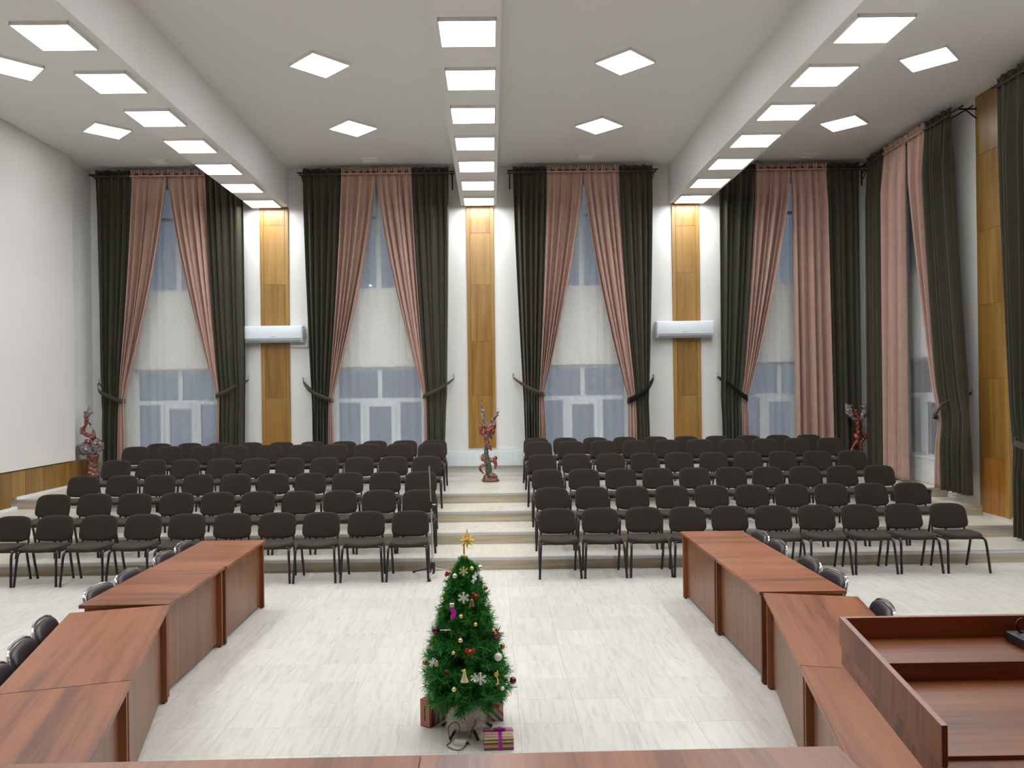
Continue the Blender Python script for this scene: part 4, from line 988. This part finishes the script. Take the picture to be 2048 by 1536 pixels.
def flake(px, py, rpx, mat, lab, tilt=(0,0)):
    p = surf(px, py, 0.03); r = rpx*p.y/F; mb = MB()
    t = thing('snowflake', lab, 'snowflake', p, 0, OG); t.rotation_euler = (tilt[0], 0, tilt[1])
    for k in range(6):
        a = PI/6+k*PI/3; d = Vector((math.cos(a),0,math.sin(a))); e = Vector((-d.z,0,d.x)); w = r*0.06
        mb.tube([d*0.0, d*r], w, 5)
        for s, l in ((0.45,0.22),(0.72,0.24)):
            for sg in (-1, 1): mb.tube([d*r*s, d*r*(s+l*0.7)+e*sg*r*l], w*0.8, 5)
    mb.build('crystal', mat, t)
    MB().tube([(r*0.34*math.cos(a*PI/6),0,r*0.34*math.sin(a*PI/6)) for a in range(13)], r*0.05, 5).build('centre_ring', mat, t)
def bow(px, py, wpx, lab, rot=0.0):
    p = surf(px, py, 0.02); w = wpx*p.y/F/2
    t = thing('ribbon_bow', lab, 'bow', p, 0, OG); t.rotation_euler = (0,rot,0)
    for s in (-1, 1):
        MB().cushion([(u, v) for u, v in super_outline(w*0.5, w*0.42, 2.4, 2.4, 16)], w*0.35, lambda u, v, h: (s*w*0.52+u, h, v*(0.45+0.9*abs((s*w*0.52+u)/w)))).build('loop', M['redcloth'], t, 'all')
        MB().add([(0,-0.003,0),(s*w*0.55,-0.004,-w*1.0),(s*w*0.25,-0.004,-w*1.1),(s*-0.05*w,-0.003,-0.1*w),(0,0.003,0),(s*w*0.55,0.003,-w*1.0),(s*w*0.25,0.003,-w*1.1),(s*-0.05*w,0.003,-0.1*w)], [(0,1,2,3),(7,6,5,4),(0,4,5,1),(1,5,6,2),(2,6,7,3),(3,7,4,0)]).build('tail', M['redcloth'], t)
    MB().ball((0,-w*0.15,0), w*0.22, 10, 7).build('knot', M['gold'], t, 'all')
def bell(px, py, hpx, mat, lab):
    p = surf(px, py, 0.02); h_ = hpx*p.y/F
    t = thing('bell_ornament', lab, 'bell', p, 0, OG)
    MB().lathe([(h_*0.40,-h_*0.5),(h_*0.36,-h_*0.42),(h_*0.27,-h_*0.1),(h_*0.24,h_*0.25),(h_*0.14,h_*0.45),(h_*0.03,h_*0.5)], 16).build('bell_body', mat, t, True)
    MB().ball((0,0,-h_*0.5), h_*0.12, 10, 7).build('clapper', M['gold'], t, 'all')
def cone_orn(px, py, rpx, lab):
    p = surf(px, py, 0.005); r = rpx*p.y/F; t = thing('pine_cone', lab, 'pine cone', p, 0, OG)
    MB().ball((0,0,0), r*0.6, 10, 7).build('core', M['cone'], t, 'all'); mb = MB()
    for i in range(36):
        z = r*(1.2*(i/35)-0.6); a = i*2.4; rr = r*0.9*math.sqrt(max(0.05, 1-(z/r/0.9)**2)); d = Vector((math.cos(a),math.sin(a),0)); e = Vector((-d.y,d.x,0))*r*0.25
        b = d*rr*0.4+Vector((0,0,z)); tp_ = d*rr+Vector((0,0,z+r*0.2)); mb.add([b-e*0.5, b+e*0.5, tp_+e, tp_-e, b+Vector((0,0,-r*0.1))], [(0,1,2,3),(4,1,2),(4,2,3),(4,3,0)])
    mb.build('scales', M['cone'], t)
for a in [
 (910,1152,5.2,M['silver'],'silver white bauble below the cream snowflake near the tree top'),
 (960.5,1135,5.2,M['silver'],'silver grey bauble at the upper edge of the tree'),
 (943.5,1137,4.2,M['gold'],'gold bauble beside the silver grey bauble near the tree top'),
 (972,1176,4.2,M['bronze'],'bronze bauble at the edge above the red upper bow'),
 (888,1186,3,M['gold'],'tiny gold bauble at the edge, upper one of two'),
 (885,1198,3.2,M['paleGold'],'tiny pale gold bauble at the edge, lower one of two'),
 (922,1233,4.2,M['paleGold'],'pale gold bauble beside the toe of the magenta boot'),
 (951,1249,4,M['gold'],'gold bauble under the brass bell in the tree middle'),
 (981,1229,4.2,M['greenball'],'shiny green bauble at the edge of the tree'),
 (871,1261,7.6,M['plum'],'plum bauble next to the edge-on snowflake'),
 (986,1260,3.4,M['gold'],'small gold bauble touching a plum bauble from above'),
 (990,1271,6.6,M['plum'],'plum bauble under a small gold one'),
 (921,1281,4.8,M['paleGold'],'pale gold bauble above the lower red bow'),
 (1005,1292,5,M['bronze'],'bronze green bauble at the edge above the pearl white one'),
 (907,1306,3.8,M['gold'],'banded gold bauble below and beside the lower red bow'),
 (996,1314,8,M['pearl'],'large pearl white bauble on the lower tree'),
 (850,1325,5.6,M['bronze'],'bronze bauble at the outer branch tip beside a snowflake'),
 (1017,1360,3.2,M['paleGold'],'tiny pale gold bauble touching the outermost plum bauble'),
 (1026,1361,7,M['plum'],'plum bauble hanging at the outermost branch tip'),
 (908,1379,4.6,M['paleGold'],'pale gold bauble low on the tree below the pine cone'),
 (1005,1377,4,M['pearl'],'small pearl white bauble low at the edge by a pine cone')]: bauble(*a)
for a in [
 (927,1142,10,M['cream'],'cream snowflake near the tree top',(0.1,0.2)),
 (949,1156,12,M['snow'],'white snowflake seen nearly edge-on near the tree top',(0.2,1.1)),
 (927,1195.5,12,M['snow'],'large white snowflake in the upper middle of the tree',(0.05,0.0)),
 (891,1260,11.5,M['snow'],'white snowflake lying flat beside a plum bauble',(1.2,0.0)),
 (865,1325,10,M['snow'],'pale snowflake between the bronze bauble and golden bell',(0.2,0.9)),
 (950,1355,10,M['silver'],'silver snowflake half behind a white one',(0.1,0.3)),
 (961,1357.5,13,M['snow'],'white snowflake low on the tree in front of a silver one',(0.0,-0.1)),
 (974,1207,7,M['silver'],'small silver snowflake beside the brass bell',(0.2,0.8))]: flake(*a)
bow(951,1190,15,'red bow beside the large white snowflake', 0.5)
bow(940,1301,20,'red bow in the middle of the lower tree')
bow(999,1268,9,'small red bow at the edge behind a plum bauble', 0.9)
bow(994,1412,11,'small red bow on the striped box behind the tree', 0.2) if False else None
bell(943.5,1205,15,M['bronze'],'brass bell under the upper red bow')
bell(873.5,1326,11,M['paleGold'],'small golden bell beside the bronze bauble at the edge')
cone_orn(893,1346,7,'brown pine cone low on the tree beside the trumpet figure')
cone_orn(993,1375,5.5,'brown pine cone under the gold clef ornament')
# rose, boot, trumpet figure, clef
p = surf(894,1148,0.02); t = thing('rose_ornament', 'dark red rose at the upper edge of the tree', 'rose', p, 0, OG)
for k in range(9):
    a = k*2.4; r = 0.004+0.0016*k; b = MB().ball((0,0,0), 0.008, 8, 6); MB().add([(v[0]*1.0+r*math.cos(a), v[1]*0.6, v[2]*0.8+r*math.sin(a)) for v in b.v], b.f).build('petal', M['redcloth'], t, 'all')
p = surf(904,1222,0.03); t = thing('boot_ornament', 'magenta foil boot with pale cuff hanging on the tree', 'boot', p, 0, OG); k = p.y/F
out = [(-3,15),(4,15),(5,4),(9,-3),(8,-7),(0,-18),(-3,-17),(-3,-9),(0,-3),(-4,2)]
MB().add([(x*k,-0.012,z*k) for x,z in out]+[(x*k,0.012,z*k) for x,z in out], [tuple(range(10)), tuple(range(19,9,-1))]+[(i,10+i,10+(i+1)%10,(i+1)%10) for i in range(10)]).build('boot_body', M['magenta'], t)
MB().bbox(-5*k, 5*k, -0.014, 0.014, 8*k, 16*k, 0.003, 1).build('cuff', M['silver'], t)
p = surf(929,1352,0.03); t = thing('trumpet_figure', 'cream gold trumpet figure hanging low on the tree', 'figure ornament', p, 0, OG); k = p.y/F
MB().lathe([(8.5*k,-11*k),(7.5*k,-9*k),(5*k,-3*k),(3.6*k,4*k),(2.6*k,8*k),(1*k,10*k)], 14).build('robe', M['cream'], t, True)
MB().ball((0,0,11*k), 2.8*k, 12, 8).build('head', M['cream'], t, 'all')
MB().tube([(1*k,-0.01,9*k),(-3*k,-0.015,12*k),(-5*k,-0.016,13.5*k)], [1*k,1.2*k,2.4*k], 8).build('trumpet', M['gold'], t, True)
p = surf(993,1356,0.03); t = thing('clef_ornament', 'gold treble clef ornament on the lower tree', 'clef', p, 0, OG); k = p.y/F
MB().tube(crom([(1*k,0,-12*k),(3*k,0,-9*k),(1*k,0,2*k),(-3*k,0,5*k),(-3*k,0,10*k),(2*k,0,11*k),(3*k,0,6*k),(-1*k,0,3*k),(2*k,0,15*k)], 6), 1.1*k, 8).build('clef_curl', M['gold'], t, True)
MB().ball((1*k,0,-12*k), 2*k, 10, 7).build('clef_end', M['gold'], t, 'all')
# star topper
st = thing('star_topper', 'gold many-pointed star on the top of the tree', 'star', (TX, TY, 1.20), 0)
pz = at_y(934, 1080, TY); MB().lathe([(0.012,0),(0.012,0.03),(0.006,0.035),(0.006,pz.z-1.20)], 12).build('socket', M['gold'], st, True)
cz = pz.z-1.20; cxo = pz.x-TX
MB().ball((cxo,0,cz), 0.016, 12, 8).build('core', M['gold'], st, 'all')
dirs = [(math.cos(a),-0.15,math.sin(a)) for a in [k*PI/4 for k in range(8)]]+[(math.cos(a)*0.7,-0.75,math.sin(a)*0.7) for a in [PI/8+k*PI/3 for k in range(6)]]+[(math.cos(a)*0.7,0.75,math.sin(a)*0.7) for a in [PI/8+k*PI/3 for k in range(6)]]
for i, d in enumerate(dirs):
    d = Vector(d).normalized(); l = 0.085 if i == 2 else 0.055 if i < 8 else 0.045
    MB().tube([Vector((cxo,0,cz)), Vector((cxo,0,cz))+d*l*0.35, Vector((cxo,0,cz))+d*l], [0.005,0.014,0.0008], 4).build('ray', M['gold'], st)

# ------------------------------------------------------------------ gifts, cable
def stripes(name, cols, axis, period, diag=False):
    m, nt, p = nodes(name); L = nt.links; tc = N(nt, 'ShaderNodeTexCoord'); sx = N(nt, 'ShaderNodeSeparateXYZ'); L.new(tc.outputs['Object'], sx.inputs[0])
    if axis == 'ring':
        a1 = N(nt, 'ShaderNodeMath', operation='ABSOLUTE'); a2 = N(nt, 'ShaderNodeMath', operation='ABSOLUTE'); L.new(sx.outputs[0], a1.inputs[0]); L.new(sx.outputs[2], a2.inputs[0])
        sb = N(nt, 'ShaderNodeMath', operation='SUBTRACT'); sb.inputs[1].default_value = 0.045; L.new(a2.outputs[0], sb.inputs[0])
        mx = N(nt, 'ShaderNodeMath', operation='MAXIMUM'); L.new(a1.outputs[0], mx.inputs[0]); L.new(sb.outputs[0], mx.inputs[1]); src = mx.outputs[0]
    elif diag:
        ad = N(nt, 'ShaderNodeMath', operation='ADD'); L.new(sx.outputs[0], ad.inputs[0]); L.new(sx.outputs[2], ad.inputs[1]); src = ad.outputs[0]
    else: src = sx.outputs['XYZ'.index(axis)]
    dv = N(nt, 'ShaderNodeMath', operation='DIVIDE'); dv.inputs[1].default_value = period; L.new(src, dv.inputs[0])
    fr = N(nt, 'ShaderNodeMath', operation='FRACT'); L.new(dv.outputs[0], fr.inputs[0])
    cr = N(nt, 'ShaderNodeValToRGB'); cr.color_ramp.interpolation = 'CONSTANT'; e = cr.color_ramp.elements
    e[0].position = 0; e[0].color = (*cols[0],1); e[1].position = 1/len(cols); e[1].color = (*cols[1],1)
    for i, c in enumerate(cols[2:]): k = e.new((i+2)/len(cols)); k.color = (*c,1)
    L.new(fr.outputs[0], cr.inputs[0]); L.new(cr.outputs[0], p.inputs['Base Color']); p.inputs['Roughness'].default_value = 0.45; return m
cA = [(0.42,0.08,0.04),(0.06,0.02,0.08),(0.30,0.05,0.04),(0.34,0.22,0.08),(0.12,0.03,0.04),(0.40,0.28,0.14),(0.18,0.10,0.04),(0.05,0.02,0.03)]
M['gift1'] = stripes('multicolour stripe paper', cA, 'X', 0.17)
M['gift1e'] = stripes('concentric stripe paper', [(0.12,0.05,0.03),(0.36,0.28,0.12),(0.40,0.10,0.05),(0.55,0.25,0.16),(0.30,0.06,0.04)], 'ring', 0.05)
M['gift2'] = stripes('diagonal stripe paper', [(0.50,0.50,0.50),(0.36,0.05,0.04),(0.62,0.60,0.58),(0.10,0.10,0.12),(0.42,0.42,0.44),(0.45,0.12,0.06),(0.55,0.54,0.54)], 'X', 0.19, True)
M['gift3'] = stripes('horizontal stripe paper', [(0.10,0.07,0.30),(0.42,0.10,0.06),(0.55,0.42,0.28),(0.50,0.18,0.08),(0.10,0.06,0.03),(0.62,0.58,0.22),(0.16,0.09,0.03),(0.60,0.50,0.34)], 'Z', 0.083)
M['gift3t'] = stripes('lid stripe paper', [(0.55,0.40,0.22),(0.42,0.12,0.20),(0.60,0.50,0.25),(0.35,0.20,0.10),(0.58,0.45,0.30)], 'Y', 0.09)
M['ribbon'] = plain('magenta ribbon', (0.42,0.02,0.36), 0.3, 0.2, var=0.08)
# standing striped box: near corner, rotated
pc = at_z(860, 1457, 0); u = Vector((-0.070, 0.050)).normalized(); w_ = Vector((-u.y, u.x)) * -1
w_ = Vector((u.y, -u.x)); w_ = w_ if w_.y > 0 else -w_
if w_.x < 0: w_ = -w_
ang = math.atan2(w_.y, w_.x); 
t = thing('gift_box', 'upright multicolour striped gift box with concentric striped end beside the tree', 'gift box', (pc.x, pc.y, 0), ang)
MB().bbox(0.002, 0.26, 0.0, 0.092, 0, 0.19, 0.003, 1).build('box', M['gift1'], t)
eo = MB().box(-0.042, 0.042, -0.0015, 0.0015, -0.09, 0.09).build('end_face', M['gift1e'], t); eo.location = (0.0005, 0.046, 0.095); eo.rotation_euler = (0,0,PI/2)
# diagonal striped box behind
pr_ = at_z(1005, 1444, 0)
t = thing('gift_box', 'diagonally striped gift box with a small red bow behind the tree', 'gift box', (pr_.x-0.10, pr_.y+0.05, 0), math.radians(4))
MB().bbox(-0.11, 0.105, -0.045, 0.045, 0, 0.215, 0.003, 1).build('box', M['gift2'], t)
mb = MB()
for s in (-1, 1): mb.cushion(super_outline(0.018, 0.012, 2.4, 2.4, 14), 0.014, lambda u_, v_, h_: (0.045+s*0.017+u_, -0.055+h_, 0.115+v_))
mb.build('bow', M['redcloth'], t, 'all')
# front box with ribbon
pa = at_z(967, 1502, 0); pb = at_z(1027, 1500, 0); W_ = (pb-pa).length
t = thing('gift_box', 'flat striped gift box tied with a magenta ribbon in front of the tree', 'gift box', ((pa.x+pb.x)/2, (pa.y+pb.y)/2+0.08, 0), math.atan2(pb.y-pa.y, pb.x-pa.x))
MB().bbox(-W_/2, W_/2, -0.08, 0.08, 0, 0.083, 0.004, 2).build('box', M['gift3'], t)
MB().box(-W_/2+0.004, W_/2-0.004, -0.076, 0.076, 0.083, 0.0838).build('lid_paper', M['gift3t'], t)
rb = MB(); rb.box(-0.002, 0.022, -0.0815, 0.0815, -0.0, 0.0855); rb.build('ribbon_band', M['ribbon'], t)
rb = MB(); rb.box(-W_/2-0.0015, W_/2+0.0015, 0.012, 0.042, 0.0, 0.086); rb.build('ribbon_band', M['ribbon'], t)
for s in (-1, 1):
    MB().cushion(super_outline(0.020, 0.012, 2.4, 2.4, 14), 0.016, lambda u_, v_, h_: (0.010+s*0.020+u_, 0.022+v_, 0.096+h_)).build('bow_loop', M['ribbon'], t, 'all')
MB().ball((0.010,0.018,0.097), 0.009, 10, 7).build('bow_knot', M['ribbon'], t, 'all')
# light controller and its cable
M['wire'] = plain('dark green wire', (0.010,0.018,0.012), 0.5, var=0.1)
pd = at_z(920, 1489, 0.0)
t = thing('light_adapter', 'white adapter of the fairy lights lying before the stand cover', 'adapter', (pd.x, pd.y, 0), -0.25)
MB().bbox(-0.042, 0.042, -0.024, 0.024, 0.0, 0.028, 0.006, 2).build('housing', M['white'], t, True)
MB().tube([(0.04,0,0.014),(0.062,0,0.014)], 0.008, 8).build('cable_sleeve', M['wire'], t, True)
P_ = [at_z(px, py, 0.006) for px, py in ((935,1482),(930,1493),(918,1500),(903,1497),(894,1490),(901,1484))]
P_ = [tuple(p) for p in P_]
up_ = [(at_y(px, py, TY-0.185)) for px, py in ((898,1470),(897,1455),(905,1446),(914,1445),(919,1455),(918,1464))]
tag(MB().tube(crom(P_+[tuple(p) for p in up_], 6), 0.0028, 6).build('cable', M['wire'], None, True), 'thin dark cable looping over the floor and the white stand cover', 'cable')
P2 = [tuple(at_y(px, py, TY-0.18)) for px, py in ((951,1440),(950,1450),(945,1457),(942,1470),(938,1478))]
tag(MB().tube(crom(P2, 6), 0.0028, 6).build('cable', M['wire'], None, True), 'thin dark cable hanging straight down from the tree', 'cable')
